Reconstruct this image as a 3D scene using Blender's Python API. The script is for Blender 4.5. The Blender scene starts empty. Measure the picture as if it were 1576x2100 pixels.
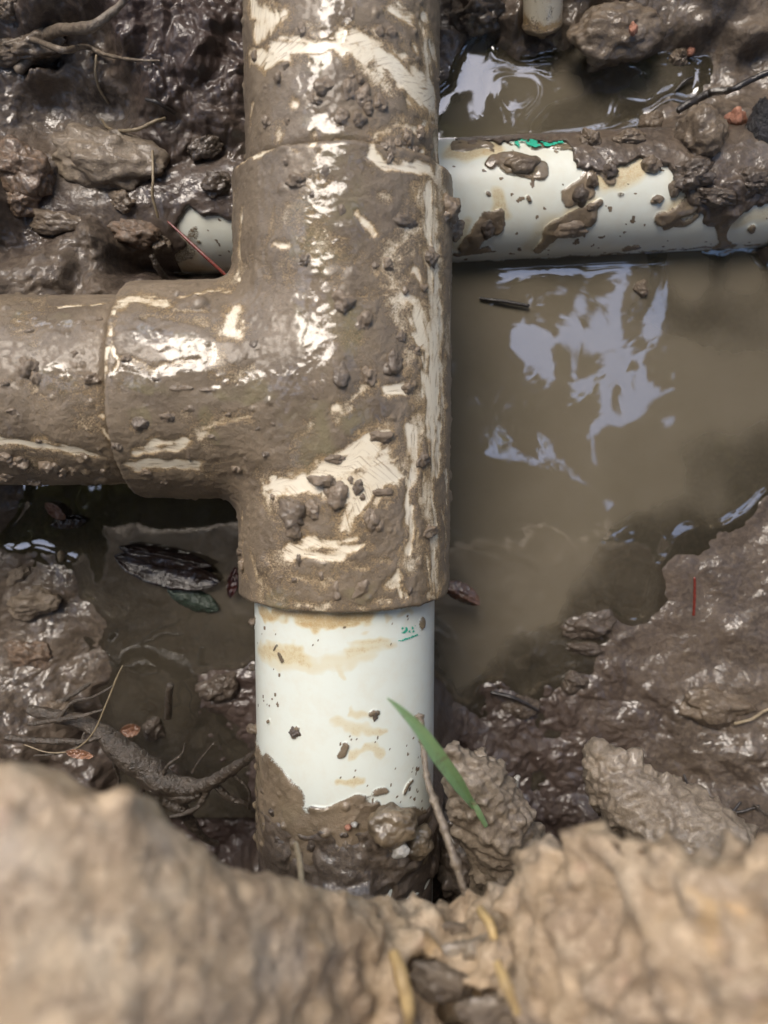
import bpy, bmesh, math, random
import numpy as np
from mathutils import Vector, Matrix

# ------------------------------------------------------------------ camera, sky, sun, exposure
SC = bpy.context.scene
COL = SC.collection
IMW, IMH, FPX = 1576.0, 2100.0, 1528.0           # the photograph's frame and focal length in its pixels
TILT = math.radians(5.5)                          # the lens leans a little towards the near bank
CAMZ = 0.3035                                     # metres above the water
cd = bpy.data.cameras.new('camera')
cam = bpy.data.objects.new('camera', cd)
COL.objects.link(cam)
cd.sensor_fit = 'VERTICAL'
cd.lens = 6.86
cd.sensor_height = 6.86 * IMH / FPX
cd.sensor_width = cd.sensor_height * IMW / IMH
cam.location = (0, 0, CAMZ)
cam.rotation_euler = (-TILT, 0, 0)
cd.clip_start = 0.005
cd.clip_end = 300.0
cd.dof.use_dof = True
cd.dof.focus_distance = 0.242
cd.dof.aperture_fstop = 2.3
SC.camera = cam
SC.render.resolution_x, SC.render.resolution_y = 768, 1024

SUN_DIR = Vector((-0.26, 0.54, 0.80)).normalized()   # towards the bright part of the sky
world = bpy.data.worlds.new('World')
SC.world = world
world.use_nodes = True
wn = world.node_tree
wn.nodes.clear()
sky = wn.nodes.new('ShaderNodeTexSky')
sky.sky_type = 'NISHITA'
sky.sun_disc = False
sky.sun_elevation = math.asin(SUN_DIR.z)
sky.sun_rotation = math.atan2(SUN_DIR.x, SUN_DIR.y)
sky.air_density = 1.0
sky.dust_density = 2.5
sky.ozone_density = 1.0
bg = wn.nodes.new('ShaderNodeBackground')
bg.inputs['Strength'].default_value = 0.15
wo = wn.nodes.new('ShaderNodeOutputWorld')
wn.links.new(sky.outputs[0], bg.inputs['Color'])
wn.links.new(bg.outputs[0], wo.inputs['Surface'])

sd = bpy.data.lights.new('sun', 'SUN')
sd.energy = 0.80
sd.angle = math.radians(34)
sd.color = (1.0, 0.92, 0.79)
sun = bpy.data.objects.new('sun', sd)
COL.objects.link(sun)
sun.location = (0, 0, 8)
sun.rotation_euler = (-SUN_DIR).to_track_quat('-Z', 'Y').to_euler()

SC.view_settings.view_transform = 'Standard'
SC.view_settings.look = 'None'
SC.view_settings.gamma = 1.0
SC.view_settings.use_curve_mapping = False
SC.view_settings.exposure = 1.48
SC.cycles.max_bounces = 6
SC.cycles.diffuse_bounces = 3
SC.cycles.glossy_bounces = 3
SC.cycles.transparent_max_bounces = 12
SC.cycles.caustics_reflective = False
SC.cycles.caustics_refractive = False
SC.cycles.use_denoising = True
SC.cycles.sample_clamp_indirect = 6.0

# ------------------------------------------------------------------ numeric helpers
ST, CT = math.sin(TILT), math.cos(TILT)

def ray(px, py):
    a = (px - IMW / 2) / FPX
    b = (IMH / 2 - py) / FPX
    return np.array([a, b * CT - ST, -b * ST - CT])

def at_z(px, py, z):
    """point of the place at height z that lies on the sight line through a pixel"""
    d = ray(px, py)
    s = (z - CAMZ) / d[2]
    return np.array([d[0] * s, d[1] * s, z])

rs = np.random.RandomState(11)
PERM = np.concatenate([rs.permutation(256)] * 3).astype(np.int32)
G3 = rs.normal(size=(256, 3)).astype(np.float32)
G3 /= np.linalg.norm(G3, axis=1)[:, None]
RND = rs.rand(256, 4).astype(np.float32)

def perlin(p, seed=0):
    """gradient noise, about -1..1; p is (n,3)"""
    p = np.asarray(p, np.float32)
    pi = np.floor(p).astype(np.int32)
    f = p - pi
    u = f * f * f * (f * (f * 6 - 15) + 10)
    pi = pi + seed * 17
    out = np.zeros(len(p), np.float32)
    for dx in (0, 1):
        wx = u[:, 0] if dx else 1 - u[:, 0]
        hx = PERM[(pi[:, 0] + dx) & 255]
        for dy in (0, 1):
            wy = wx * (u[:, 1] if dy else 1 - u[:, 1])
            hy = PERM[(hx + pi[:, 1] + dy) & 255]
            for dz in (0, 1):
                w = wy * (u[:, 2] if dz else 1 - u[:, 2])
                g = G3[PERM[(hy + pi[:, 2] + dz) & 255]]
                out += w * (g[:, 0] * (f[:, 0] - dx) + g[:, 1] * (f[:, 1] - dy) + g[:, 2] * (f[:, 2] - dz))
    return out * 1.7

def fbm(p, octaves=4, seed=0, gain=0.5):
    p = np.asarray(p, np.float32)
    out = np.zeros(len(p), np.float32)
    a = 1.0
    for k in range(octaves):
        out += a * perlin(p * (2.03 ** k), seed + k)
        a *= gain
    return out

def ridged(p, octaves=3, seed=0):
    p = np.asarray(p, np.float32)
    out = np.zeros(len(p), np.float32)
    a = 1.0
    for k in range(octaves):
        out += a * (1 - np.abs(perlin(p * (2.1 ** k), seed + k)) * 2.0)
        a *= 0.5
    return out / 1.75

def bubbles(p, seed=0, density=0.6, rmin=0.25, rmax=0.5):
    """round bumps strewn on a unit lattice (3-D cells): heights 0..rmax"""
    p = np.asarray(p, np.float32)
    pi = np.floor(p).astype(np.int32)
    out = np.zeros(len(p), np.float32)
    for dx in (-1, 0, 1):
        for dy in (-1, 0, 1):
            for dz in (-1, 0, 1):
                c = pi + np.array([dx, dy, dz], np.int32)
                h = PERM[(PERM[(PERM[(c[:, 0] + seed * 31) & 255] + c[:, 1]) & 255] + c[:, 2]) & 255]
                r = RND[h]
                ctr = c + 0.2 + 0.6 * r[:, :3]
                rad = np.where(r[:, 3] < density, rmin + (rmax - rmin) * r[:, 0] * r[:, 1] * 1.4, 0.0)
                d2 = ((p - ctr) ** 2).sum(1)
                out = np.maximum(out, np.sqrt(np.maximum(rad * rad - d2, 0)))
    return out

def bubbles2(p, seed=0, density=0.6, rmin=0.25, rmax=0.5):
    p = np.asarray(p, np.float32)
    pi = np.floor(p[:, :2]).astype(np.int32)
    out = np.zeros(len(p), np.float32)
    for dx in (-1, 0, 1):
        for dy in (-1, 0, 1):
            c = pi + np.array([dx, dy], np.int32)
            h = PERM[(PERM[(c[:, 0] + seed * 31) & 255] + c[:, 1]) & 255]
            r = RND[h]
            ctr = c + 0.15 + 0.7 * r[:, :2]
            rad = np.where(r[:, 3] < density, rmin + (rmax - rmin) * r[:, 2] ** 1.5, 0.0)
            d2 = ((p[:, :2] - ctr) ** 2).sum(1)
            out = np.maximum(out, np.sqrt(np.maximum(rad * rad - d2, 0)))
    return out

def sstep(a, b, x):
    t = np.clip((x - a) / (b - a), 0, 1)
    return t * t * (3 - 2 * t)

def smin(a, b, k):
    h = np.clip(0.5 + 0.5 * (b - a) / k, 0, 1)
    return b + (a - b) * h - k * h * (1 - h)

# ------------------------------------------------------------------ mesh helpers
def add_attr(me, name, vals):
    at = me.attributes.new(name, 'FLOAT', 'POINT')
    at.data.foreach_set('value', np.asarray(vals, np.float32))

def mesh_np(name, v, quads, mat=None, smooth=True, attrs=None):
    me = bpy.data.meshes.new(name)
    v = np.asarray(v, np.float32)
    q = np.asarray(quads, np.int32)
    n, k = q.shape
    me.vertices.add(len(v))
    me.vertices.foreach_set('co', v.ravel())
    me.loops.add(n * k)
    me.loops.foreach_set('vertex_index', q.ravel())
    me.polygons.add(n)
    me.polygons.foreach_set('loop_start', np.arange(0, n * k, k, dtype=np.int32))
    me.polygons.foreach_set('loop_total', np.full(n, k, np.int32))
    if smooth:
        me.polygons.foreach_set('use_smooth', np.ones(n, bool))
    me.update(calc_edges=True)
    if attrs:
        for a, val in attrs.items():
            add_attr(me, a, val)
    if mat:
        me.materials.append(mat)
    return me

def obj(name, me, parent=None, label=None, category=None, group=None, kind=None):
    o = bpy.data.objects.new(name, me)
    COL.objects.link(o)
    if parent is not None:
        o.parent = parent
    if label:
        o['label'] = label
    if category:
        o['category'] = category
    if group:
        o['group'] = group
    if kind:
        o['kind'] = kind
    return o

def grid_quads(nu, nv, wrap_u=False):
    i = np.arange(nu if wrap_u else nu - 1)
    j = np.arange(nv - 1)
    I, J = np.meshgrid(i, j, indexing='ij')
    I2 = (I + 1) % nu
    return np.stack([I * nv + J, I2 * nv + J, I2 * nv + J + 1, I * nv + J + 1], -1).reshape(-1, 4)

def surface_nets(f, lo, hi, h):
    """closed quad mesh of the zero set of f, sampled on a lattice of pitch h"""
    lo, hi = np.array(lo, float), np.array(hi, float)
    n = np.ceil((hi - lo) / h).astype(int) + 1
    ax = [lo[k] + h * np.arange(n[k]) for k in range(3)]
    vals = np.empty(n, np.float32)
    Y, Z = np.meshgrid(ax[1], ax[2], indexing='ij')
    yz = np.stack([Y.ravel(), Z.ravel()], 1)
    for i0 in range(0, n[0], 16):
        xs = ax[0][i0:i0 + 16]
        P = np.empty((len(xs), len(yz), 3), np.float32)
        P[:, :, 0] = xs[:, None]
        P[:, :, 1:] = yz[None]
        vals[i0:i0 + 16] = f(P.reshape(-1, 3)).reshape(len(xs), n[1], n[2])
    s = vals < 0
    c = np.zeros(np.array(n) - 1, np.int8)
    for dx in (0, 1):
        for dy in (0, 1):
            for dz in (0, 1):
                c += s[dx:n[0] - 1 + dx, dy:n[1] - 1 + dy, dz:n[2] - 1 + dz]
    act = (c > 0) & (c < 8)
    idx = np.full(act.shape, -1, np.int64)
    cells = np.argwhere(act)
    idx[act] = np.arange(len(cells))
    acc = np.zeros((len(cells), 3))
    cnt = np.zeros(len(cells))
    for axis in range(3):
        for a in (0, 1):
            for b in (0, 1):
                off = np.zeros(3, int)
                o2 = [k for k in range(3) if k != axis]
                off[o2[0]], off[o2[1]] = a, b
                p0 = cells + off
                p1 = p0.copy()
                p1[:, axis] += 1
                v0 = vals[tuple(p0.T)]
                v1 = vals[tuple(p1.T)]
                m = (v0 < 0) != (v1 < 0)
                t = np.where(m, v0 / np.where(m, v0 - v1, 1), 0)
                q = p0.astype(float)
                q[:, axis] += t
                acc[m] += q[m]
                cnt[m] += 1
    verts = lo + h * acc / cnt[:, None]
    quads = []
    for axis in range(3):
        o1, o2 = [(1, 2), (2, 0), (0, 1)][axis]
        sl0 = [slice(None)] * 3
        sl1 = [slice(None)] * 3
        sl0[axis], sl1[axis] = slice(0, -1), slice(1, None)
        A, B = s[tuple(sl0)], s[tuple(sl1)]
        e = np.argwhere(A != B)
        ok = (e[:, o1] > 0) & (e[:, o2] > 0) & (e[:, o1] < n[o1] - 1) & (e[:, o2] < n[o2] - 1)
        e = e[ok]
        flip = A[tuple(e.T)]
        def cell(d1, d2):
            k = e.copy()
            k[:, o1] -= d1
            k[:, o2] -= d2
            return idx[tuple(k.T)]
        q = np.stack([cell(1, 1), cell(0, 1), cell(0, 0), cell(1, 0)], 1)
        q[~flip] = q[~flip][:, ::-1]
        quads.append(q)
    return verts, np.concatenate(quads)

def num_normals(f, v, e=2e-4):
    n = np.stack([f(v + np.eye(3)[k] * e) - f(v - np.eye(3)[k] * e) for k in range(3)], 1)
    return n / np.maximum(np.linalg.norm(n, axis=1), 1e-9)[:, None]

def vnormals(v, q):
    n = np.zeros_like(v)
    fn = np.cross(v[q[:, 2]] - v[q[:, 0]], v[q[:, 3 if q.shape[1] > 3 else 1]] - v[q[:, 1 if q.shape[1] > 3 else 0]])
    for k in range(q.shape[1]):
        np.add.at(n, q[:, k], fn)
    return n / np.maximum(np.linalg.norm(n, axis=1), 1e-12)[:, None]

# ------------------------------------------------------------------ materials
def newmat(name):
    m = bpy.data.materials.new(name)
    m.use_nodes = True
    nt = m.node_tree
    nt.nodes.clear()
    return m, nt, nt.nodes, nt.links

class NB:
    """short hand for building node trees"""
    def __init__(s, nt):
        s.nt, s.n, s.l = nt, nt.nodes, nt.links
        s.tc = s.n.new('ShaderNodeTexCoord').outputs['Object']
    def put(s, sock, v):
        if isinstance(v, bpy.types.NodeSocket):
            s.l.new(v, sock)
        elif v is not None:
            sock.default_value = v
    def noise(s, scale, detail=4, rough=0.55, dist=0.0, vec=None):
        n = s.n.new('ShaderNodeTexNoise')
        n.inputs['Scale'].default_value = scale
        n.inputs['Detail'].default_value = detail
        n.inputs['Roughness'].default_value = rough
        n.inputs['Distortion'].default_value = dist
        s.l.new(vec or s.tc, n.inputs['Vector'])
        return n.outputs['Fac']
    def vor(s, scale, feature='F1', out='Distance', vec=None):
        n = s.n.new('ShaderNodeTexVoronoi')
        n.feature = feature
        n.inputs['Scale'].default_value = scale
        s.l.new(vec or s.tc, n.inputs['Vector'])
        return n.outputs[out]
    def ramp(s, fac, *stops):
        r = s.n.new('ShaderNodeValToRGB')
        e = r.color_ramp.elements
        while len(e) < len(stops):
            e.new(0.5)
        for k, (p, c) in enumerate(stops):
            e[k].position = p
            e[k].color = (c, c, c, 1) if not isinstance(c, tuple) else (*c, 1)
        s.l.new(fac, r.inputs[0])
        return r.outputs[0]
    def mixc(s, fac, a, b, mode='MIX'):
        m = s.n.new('ShaderNodeMix')
        m.data_type = 'RGBA'
        m.blend_type = mode
        s.put(m.inputs[0], fac)
        s.put(m.inputs[6], a if isinstance(a, bpy.types.NodeSocket) else (*a, 1))
        s.put(m.inputs[7], b if isinstance(b, bpy.types.NodeSocket) else (*b, 1))
        return m.outputs[2]
    def math(s, op, a, b=None, clamp=False):
        m = s.n.new('ShaderNodeMath')
        m.operation = op
        m.use_clamp = clamp
        s.put(m.inputs[0], a)
        s.put(m.inputs[1], b)
        return m.outputs[0]
    def attr(s, name):
        a = s.n.new('ShaderNodeAttribute')
        a.attribute_name = name
        return a.outputs['Fac']
    def bump(s, height, strength, dist, normal=None):
        b = s.n.new('ShaderNodeBump')
        b.inputs['Strength'].default_value = strength
        b.inputs['Distance'].default_value = dist
        s.l.new(height, b.inputs['Height'])
        if normal:
            s.l.new(normal, b.inputs['Normal'])
        return b.outputs[0]
    def principled(s, base, rough, normal=None, ior=1.45, coat=0.0, coat_rough=0.05, coat_normal=None, coat_ior=1.5, sss=None):
        p = s.n.new('ShaderNodeBsdfPrincipled')
        s.put(p.inputs['Base Color'], base if isinstance(base, bpy.types.NodeSocket) else (*base, 1))
        s.put(p.inputs['Roughness'], rough)
        p.inputs['IOR'].default_value = ior
        s.put(p.inputs['Coat Weight'], coat)
        s.put(p.inputs['Coat Roughness'], coat_rough)
        p.inputs['Coat IOR'].default_value = coat_ior
        if normal:
            s.l.new(normal, p.inputs['Normal'])
        if coat_normal or normal:
            s.l.new(coat_normal or normal, p.inputs['Coat Normal'])
        return p
    def out(s, sh):
        o = s.n.new('ShaderNodeOutputMaterial')
        s.l.new(sh if isinstance(sh, bpy.types.NodeSocket) else sh.outputs[0], o.inputs['Surface'])

MUD = (0.146, 0.110, 0.076)
MUD_LIGHT = (0.245, 0.190, 0.132)
MUD_DARK = (0.052, 0.037, 0.026)

def mud_material(name, dark, mid, light, wet=0.8, bump=1.0, coat_rough=(0.04, 0.30), scale=1.0, use_attr=False, fleck=None):
    m, nt, n, l = newmat(name)
    b = NB(nt)
    big = b.noise(55 * scale, 5, 0.6)
    fine = b.noise(520 * scale, 5, 0.65)
    grit = b.noise(2100 * scale, 2, 0.6)
    c = b.mixc(b.ramp(big, (0.32, 0.0), (0.68, 1.0)), mid, dark)
    c = b.mixc(b.ramp(fine, (0.42, 0.0), (0.72, 0.75)), c, light)
    c = b.mixc(b.ramp(b.noise(1300 * scale, 3, 0.6), (0.66, 0.0), (0.74, 0.7)), c, tuple(0.35 * k for k in dark))
    if fleck:
        c = b.mixc(b.ramp(b.noise(180 * scale, 4, 0.6), (0.60, 0.0), (0.75, 0.8)), c, fleck)
    wetf = b.ramp(b.noise(60 * scale, 5, 0.65), (0.40, 0.10), (0.55, 1.0))
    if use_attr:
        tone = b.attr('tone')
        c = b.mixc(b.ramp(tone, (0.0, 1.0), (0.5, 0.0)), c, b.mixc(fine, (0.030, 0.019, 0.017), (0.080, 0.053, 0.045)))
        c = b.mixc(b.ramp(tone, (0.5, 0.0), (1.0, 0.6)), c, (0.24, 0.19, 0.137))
        wetf = b.math('MULTIPLY', wetf, b.attr('wet'), True)
    h = b.math('ADD', b.math('MULTIPLY', fine, 0.8), b.math('MULTIPLY', grit, 0.25))
    nrm = b.bump(h, 0.55 * bump, 0.0016 / scale)
    h2 = b.math('ADD', b.noise(330 * scale, 3, 0.5, 0.6), b.math('MULTIPLY', b.noise(1000 * scale, 2, 0.5), 0.22))
    cn = b.bump(h2, 0.38 * bump, 0.0018 / scale)
    coat = b.math('MULTIPLY', wetf, wet, True)
    cr = b.ramp(b.noise(140 * scale, 3, 0.5), (0.35, coat_rough[0]), (0.7, coat_rough[1]))
    p = b.principled(c, b.ramp(fine, (0.3, 0.42), (0.7, 0.75)), nrm, 1.45, coat, cr, cn, 1.6)
    b.out(p)
    return m

M = {}
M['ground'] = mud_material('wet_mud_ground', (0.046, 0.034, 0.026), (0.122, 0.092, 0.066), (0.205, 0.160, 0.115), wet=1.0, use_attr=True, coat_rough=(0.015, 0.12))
M['clod'] = mud_material('wet_mud_clod', (0.085, 0.064, 0.046), MUD, MUD_LIGHT, wet=0.9)
M['clod_pale'] = mud_material('grey_tan_mud', (0.13, 0.10, 0.072), (0.22, 0.175, 0.125), (0.33, 0.27, 0.20), wet=0.55)
M['clod_dark'] = mud_material('dark_mud', (0.045, 0.034, 0.027), (0.088, 0.067, 0.050), (0.15, 0.115, 0.085), wet=1.0, coat_rough=(0.02, 0.18))
M['lump'] = mud_material('clinging_mud', (0.150, 0.112, 0.075), (0.205, 0.153, 0.102), (0.275, 0.21, 0.145), wet=0.9, coat_rough=(0.03, 0.25))
M['clod_red'] = mud_material('reddish_clay', (0.085, 0.062, 0.045), (0.150, 0.108, 0.075), (0.30, 0.195, 0.125), wet=0.8)

def bank_material():
    m, nt, n, l = newmat('drying_soil')
    b = NB(nt)
    c = b.mixc(b.ramp(b.noise(48, 4, 0.6, 0.4), (0.32, 0.0), (0.66, 1.0)), (0.385, 0.280, 0.172), (0.235, 0.165, 0.105))
    c = b.mixc(b.ramp(b.noise(75, 3, 0.55), (0.52, 0.0), (0.68, 0.7)), c, (0.45, 0.355, 0.25))
    v1 = n.new('ShaderNodeMapping')
    v1.inputs['Location'].default_value = (3.1, 1.7, 0.4)
    l.new(b.tc, v1.inputs[0])
    c = b.mixc(b.ramp(b.noise(58, 3, 0.5, 0.3, v1.outputs[0]), (0.56, 0.0), (0.68, 0.8)), c, (0.37, 0.295, 0.225))
    v2 = n.new('ShaderNodeMapping')
    v2.inputs['Location'].default_value = (7.7, 4.1, 2.4)
    l.new(b.tc, v2.inputs[0])
    c = b.mixc(b.ramp(b.noise(95, 2, 0.5, 0.2, v2.outputs[0]), (0.66, 0.0), (0.73, 0.6)), c, (0.45, 0.29, 0.13))
    v3 = n.new('ShaderNodeMapping')
    v3.inputs['Location'].default_value = (1.3, 9.1, 5.4)
    l.new(b.tc, v3.inputs[0])
    c = b.mixc(b.ramp(b.noise(80, 3, 0.5, 0.2, v3.outputs[0]), (0.66, 0.0), (0.72, 0.85)), c, (0.075, 0.060, 0.050))
    c = b.mixc(b.ramp(b.noise(120, 2, 0.5, 0.2, v1.outputs[0]), (0.68, 0.0), (0.76, 0.4)), c, (0.48, 0.32, 0.23))
    fine = b.noise(420, 4, 0.65)
    c = b.mixc(b.ramp(fine, (0.5, 0.0), (0.72, 0.6)), c, (0.56, 0.43, 0.30))
    c = b.mixc(b.ramp(b.noise(120, 5, 0.75), (0.54, 0.0), (0.68, 0.8)), c, (0.12, 0.085, 0.056))
    c = b.mixc(b.ramp(b.vor(110), (0.12, 0.8), (0.34, 0.0)), c, (0.52, 0.385, 0.25))
    nrm = b.bump(b.math('ADD', fine, b.noise(150, 3)), 0.6, 0.0016)
    b.out(b.principled(c, 0.62, nrm, 1.45, b.ramp(b.noise(60, 3), (0.5, 0.0), (0.7, 0.35)), 0.25))
    return m
M['bank'] = bank_material()

def plastic_material():
    """white plastic that mud clings to: attributes mud (coat), film (thin tan smear), wet (standing water film)"""
    m, nt, n, l = newmat('muddy_white_plastic')
    b = NB(nt)
    mud, film, wet = b.attr('mud'), b.attr('film'), b.attr('wet')
    white = b.attr('white')
    fine = b.noise(620, 5, 0.65)
    grit = b.noise(2300, 3, 0.65)
    mm = b.math('ADD', mud, b.math('MULTIPLY', b.math('SUBTRACT', grit, 0.5), 1.1))
    mm = b.math('ADD', mm, b.math('MULTIPLY', b.math('SUBTRACT', fine, 0.5), 0.7))
    fm = b.math('ADD', film, b.math('MULTIPLY', b.math('SUBTRACT', grit, 0.5), 0.9))
    fm = b.math('ADD', fm, b.math('MULTIPLY', b.math('SUBTRACT', fine, 0.5), 0.7))
    plast = b.mixc(white, (0.80, 0.715, 0.550), (0.75, 0.795, 0.725))
    plast = b.mixc(b.ramp(b.noise(160, 5, 0.7), (0.45, 0.0), (0.85, 0.22)), plast, (0.62, 0.47, 0.27))
    cmb = n.new('ShaderNodeCombineXYZ')
    l.new(b.math('MULTIPLY', b.attr('across'), 1500.0), cmb.inputs[0])
    l.new(b.math('MULTIPLY', b.attr('along'), 130.0), cmb.inputs[1])
    lines = b.noise(1.0, 3, 0.6, 0.3, cmb.outputs[0])
    plast = b.mixc(b.math('MULTIPLY', b.ramp(lines, (0.56, 0.0), (0.66, 0.85)), b.ramp(white, (0.0, 1.0), (0.3, 0.0))), plast, b.mixc(fine, (0.20, 0.125, 0.06), (0.40, 0.27, 0.14)))
    plast = b.mixc(b.math('MULTIPLY', b.ramp(film, (0.0, 0.0), (0.55, 0.75)), white), plast, (0.66, 0.55, 0.30))
    fm = b.math('SUBTRACT', fm, b.math('MULTIPLY', white, 0.16))
    c = b.mixc(b.ramp(fm, (0.30, 0.0), (0.75, 0.92)), plast, b.mixc(fine, (0.36, 0.225, 0.090), (0.60, 0.42, 0.21)))
    mudc = b.mixc(b.ramp(b.noise(60, 5, 0.6), (0.35, 0.0), (0.7, 1.0)), (0.222, 0.168, 0.108), (0.122, 0.089, 0.057))
    mudc = b.mixc(b.ramp(b.noise(38, 5, 0.65, 0.5), (0.52, 0.0), (0.66, 0.8)), mudc, (0.27, 0.205, 0.135))
    mudc = b.mixc(b.ramp(b.noise(420, 3, 0.6), (0.66, 0.0), (0.72, 0.6)), mudc, (0.055, 0.042, 0.030))
    mudc = b.mixc(b.ramp(fine, (0.45, 0.0), (0.75, 0.6)), mudc, (0.215, 0.165, 0.110))
    mudc = b.mixc(b.ramp(grit, (0.62, 0.0), (0.72, 0.7)), mudc, (0.050, 0.038, 0.027))
    olive_reflection = b.mixc(fine, (0.165, 0.135, 0.070), (0.27, 0.225, 0.12))  # green canopy's reflection in the water film, put into the mud colour
    mudc = b.mixc(b.math('MULTIPLY', b.ramp(wet, (0.35, 0.0), (0.8, 0.75)), b.ramp(b.noise(75, 3), (0.42, 0.0), (0.62, 1.0))), mudc, olive_reflection)
    mf = b.ramp(mm, (0.36, 0.0), (0.66, 1.0))
    c = b.mixc(mf, c, mudc)
    h = b.math('ADD', b.math('MULTIPLY', fine, 0.7), b.math('MULTIPLY', grit, 0.35))
    h = b.math('MULTIPLY', h, b.math('ADD', b.math('MULTIPLY', mf, 0.9), 0.06))
    nrm = b.bump(h, 0.7, 0.0012)
    wn_ = b.noise(240, 3, 0.5, 0.8)
    cn = b.bump(b.math('ADD', wn_, b.math('MULTIPLY', b.noise(900, 2), 0.15)), 0.20, 0.0010)
    patch = b.ramp(b.math('ADD', wet, b.math('MULTIPLY', b.math('SUBTRACT', b.noise(120, 5, 0.65), 0.5), 1.5)), (0.40, 0.05), (0.56, 1.0))
    cr = b.ramp(patch, (0.0, 0.27), (1.0, 0.03))
    coat = b.ramp(patch, (0.0, 0.38), (1.0, 1.0))
    base_r = b.mixc(mf, (0.32, 0.32, 0.32), (0.62, 0.62, 0.62))
    p = b.principled(c, base_r, nrm, 1.48, coat, cr, cn, 1.6)
    b.out(p)
    return m
M['pvc'] = plastic_material()

def plain(name, c1, c2, scale=300, rough=0.5, coat=0.0, coat_rough=0.1, bump=0.3, bdist=0.0006, ior=1.45, transl=None):
    m, nt, n, l = newmat(name)
    b = NB(nt)
    f = b.noise(scale, 5, 0.6)
    c = b.mixc(b.ramp(f, (0.3, 0.0), (0.7, 1.0)), c1, c2)
    nrm = b.bump(b.noise(scale * 2.2, 4, 0.6), bump, bdist)
    p = b.principled(c, rough, nrm, ior, coat, coat_rough)
    sh = p.outputs[0]
    if transl:
        t = n.new('ShaderNodeBsdfTranslucent')
        l.new(b.mixc(f, transl[0], transl[1]), t.inputs[0])
        mx = n.new('ShaderNodeMixShader')
        mx.inputs[0].default_value = 0.45
        l.new(sh, mx.inputs[1])
        l.new(t.outputs[0], mx.inputs[2])
        sh = mx.outputs[0]
    b.out(sh)
    return m

M['twig'] = plain('muddy_twig', (0.10, 0.075, 0.052), (0.25, 0.20, 0.145), 420, 0.45, 0.7, 0.12, 0.7, 0.0009)
M['twig_black'] = plain('black_twig', (0.012, 0.010, 0.009), (0.035, 0.028, 0.024), 600, 0.35, 0.8, 0.1, 0.5)
M['root'] = plain('muddy_root', (0.034, 0.026, 0.018), (0.105, 0.080, 0.057), 350, 0.35, 1.0, 0.06, 0.9, 0.0014)
M['straw'] = plain('dry_straw', (0.24, 0.16, 0.07), (0.52, 0.37, 0.17), 160, 0.55, 0.1, 0.3, 0.4)
M['straw_dull'] = plain('dull_straw', (0.20, 0.155, 0.095), (0.34, 0.27, 0.17), 500, 0.5, 0.4, 0.2, 0.4)
M['needle'] = plain('red_needle', (0.10, 0.012, 0.008), (0.20, 0.035, 0.020), 900, 0.25, 0.9, 0.06, 0.2)
M['dark_leaf'] = plain('dark_wet_leaf', (0.006, 0.004, 0.003), (0.022, 0.009, 0.006), 160, 0.25, 1.0, 0.04, 0.6, 0.0015)
M['brown_leaf'] = plain('wet_brown_leaf', (0.16, 0.07, 0.035), (0.36, 0.19, 0.11), 200, 0.3, 0.9, 0.08, 0.6, 0.0012)
M['green_scrap'] = plain('dark_green_leaf', (0.020, 0.040, 0.026), (0.06, 0.085, 0.06), 260, 0.25, 1.0, 0.06, 0.8, 0.0014)
M['grass_plain'] = plain('grass_blade', (0.30, 0.52, 0.24), (0.46, 0.66, 0.38), 240, 0.4, 0.35, 0.15, 0.3, 0.0005, transl=((0.30, 0.55, 0.16), (0.4, 0.65, 0.25)))
def grass_material():
    m, nt, n, l = newmat('muddied_grass')
    b = NB(nt)
    c = b.mixc(b.noise(300, 3), (0.46, 0.68, 0.36), (0.60, 0.78, 0.48))
    c = b.mixc(b.ramp(b.noise(130, 4, 0.6), (0.58, 0.0), (0.68, 0.8)), c, (0.36, 0.29, 0.18))
    t = n.new('ShaderNodeBsdfTranslucent')
    l.new(c, t.inputs[0])
    p = b.principled(c, 0.45, None, 1.45, 0.3, 0.2)
    mx = n.new('ShaderNodeMixShader')
    mx.inputs[0].default_value = 0.5
    l.new(p.outputs[0], mx.inputs[1])
    l.new(t.outputs[0], mx.inputs[2])
    b.out(mx.outputs[0])
    return m
M['grass'] = grass_material()
M['pebble_red'] = plain('red_pebble', (0.34, 0.14, 0.085), (0.55, 0.27, 0.18), 700, 0.4, 0.5, 0.15, 0.8, 0.001)
M['pebble_grey'] = plain('grey_pebble', (0.30, 0.29, 0.26), (0.52, 0.50, 0.46), 300, 0.35, 0.7, 0.1, 0.5, 0.001)
M['stone'] = plain('muddy_stone', (0.060, 0.045, 0.030), (0.25, 0.19, 0.12), 110, 0.4, 0.6, 0.15, 0.6, 0.001)
M['bark_black'] = plain('charred_bark', (0.010, 0.010, 0.012), (0.035, 0.033, 0.036), 500, 0.35, 0.9, 0.12, 1.0, 0.0016)
M['green_paint'] = plain('green_primer', (0.010, 0.36, 0.22), (0.06, 0.52, 0.36), 400, 0.4, 0.4, 0.15, 0.2)
M['leaf_tree'] = plain('tree_leaf', (0.050, 0.060, 0.014), (0.085, 0.095, 0.028), 3, 0.5, 0.0, 0.3, 0.0, transl=((0.12, 0.12, 0.02), (0.19, 0.18, 0.045)))
M['bark'] = plain('tree_bark', (0.05, 0.038, 0.028), (0.14, 0.11, 0.085), 14, 0.8, 0, 0.3, 1.0, 0.02)
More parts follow.
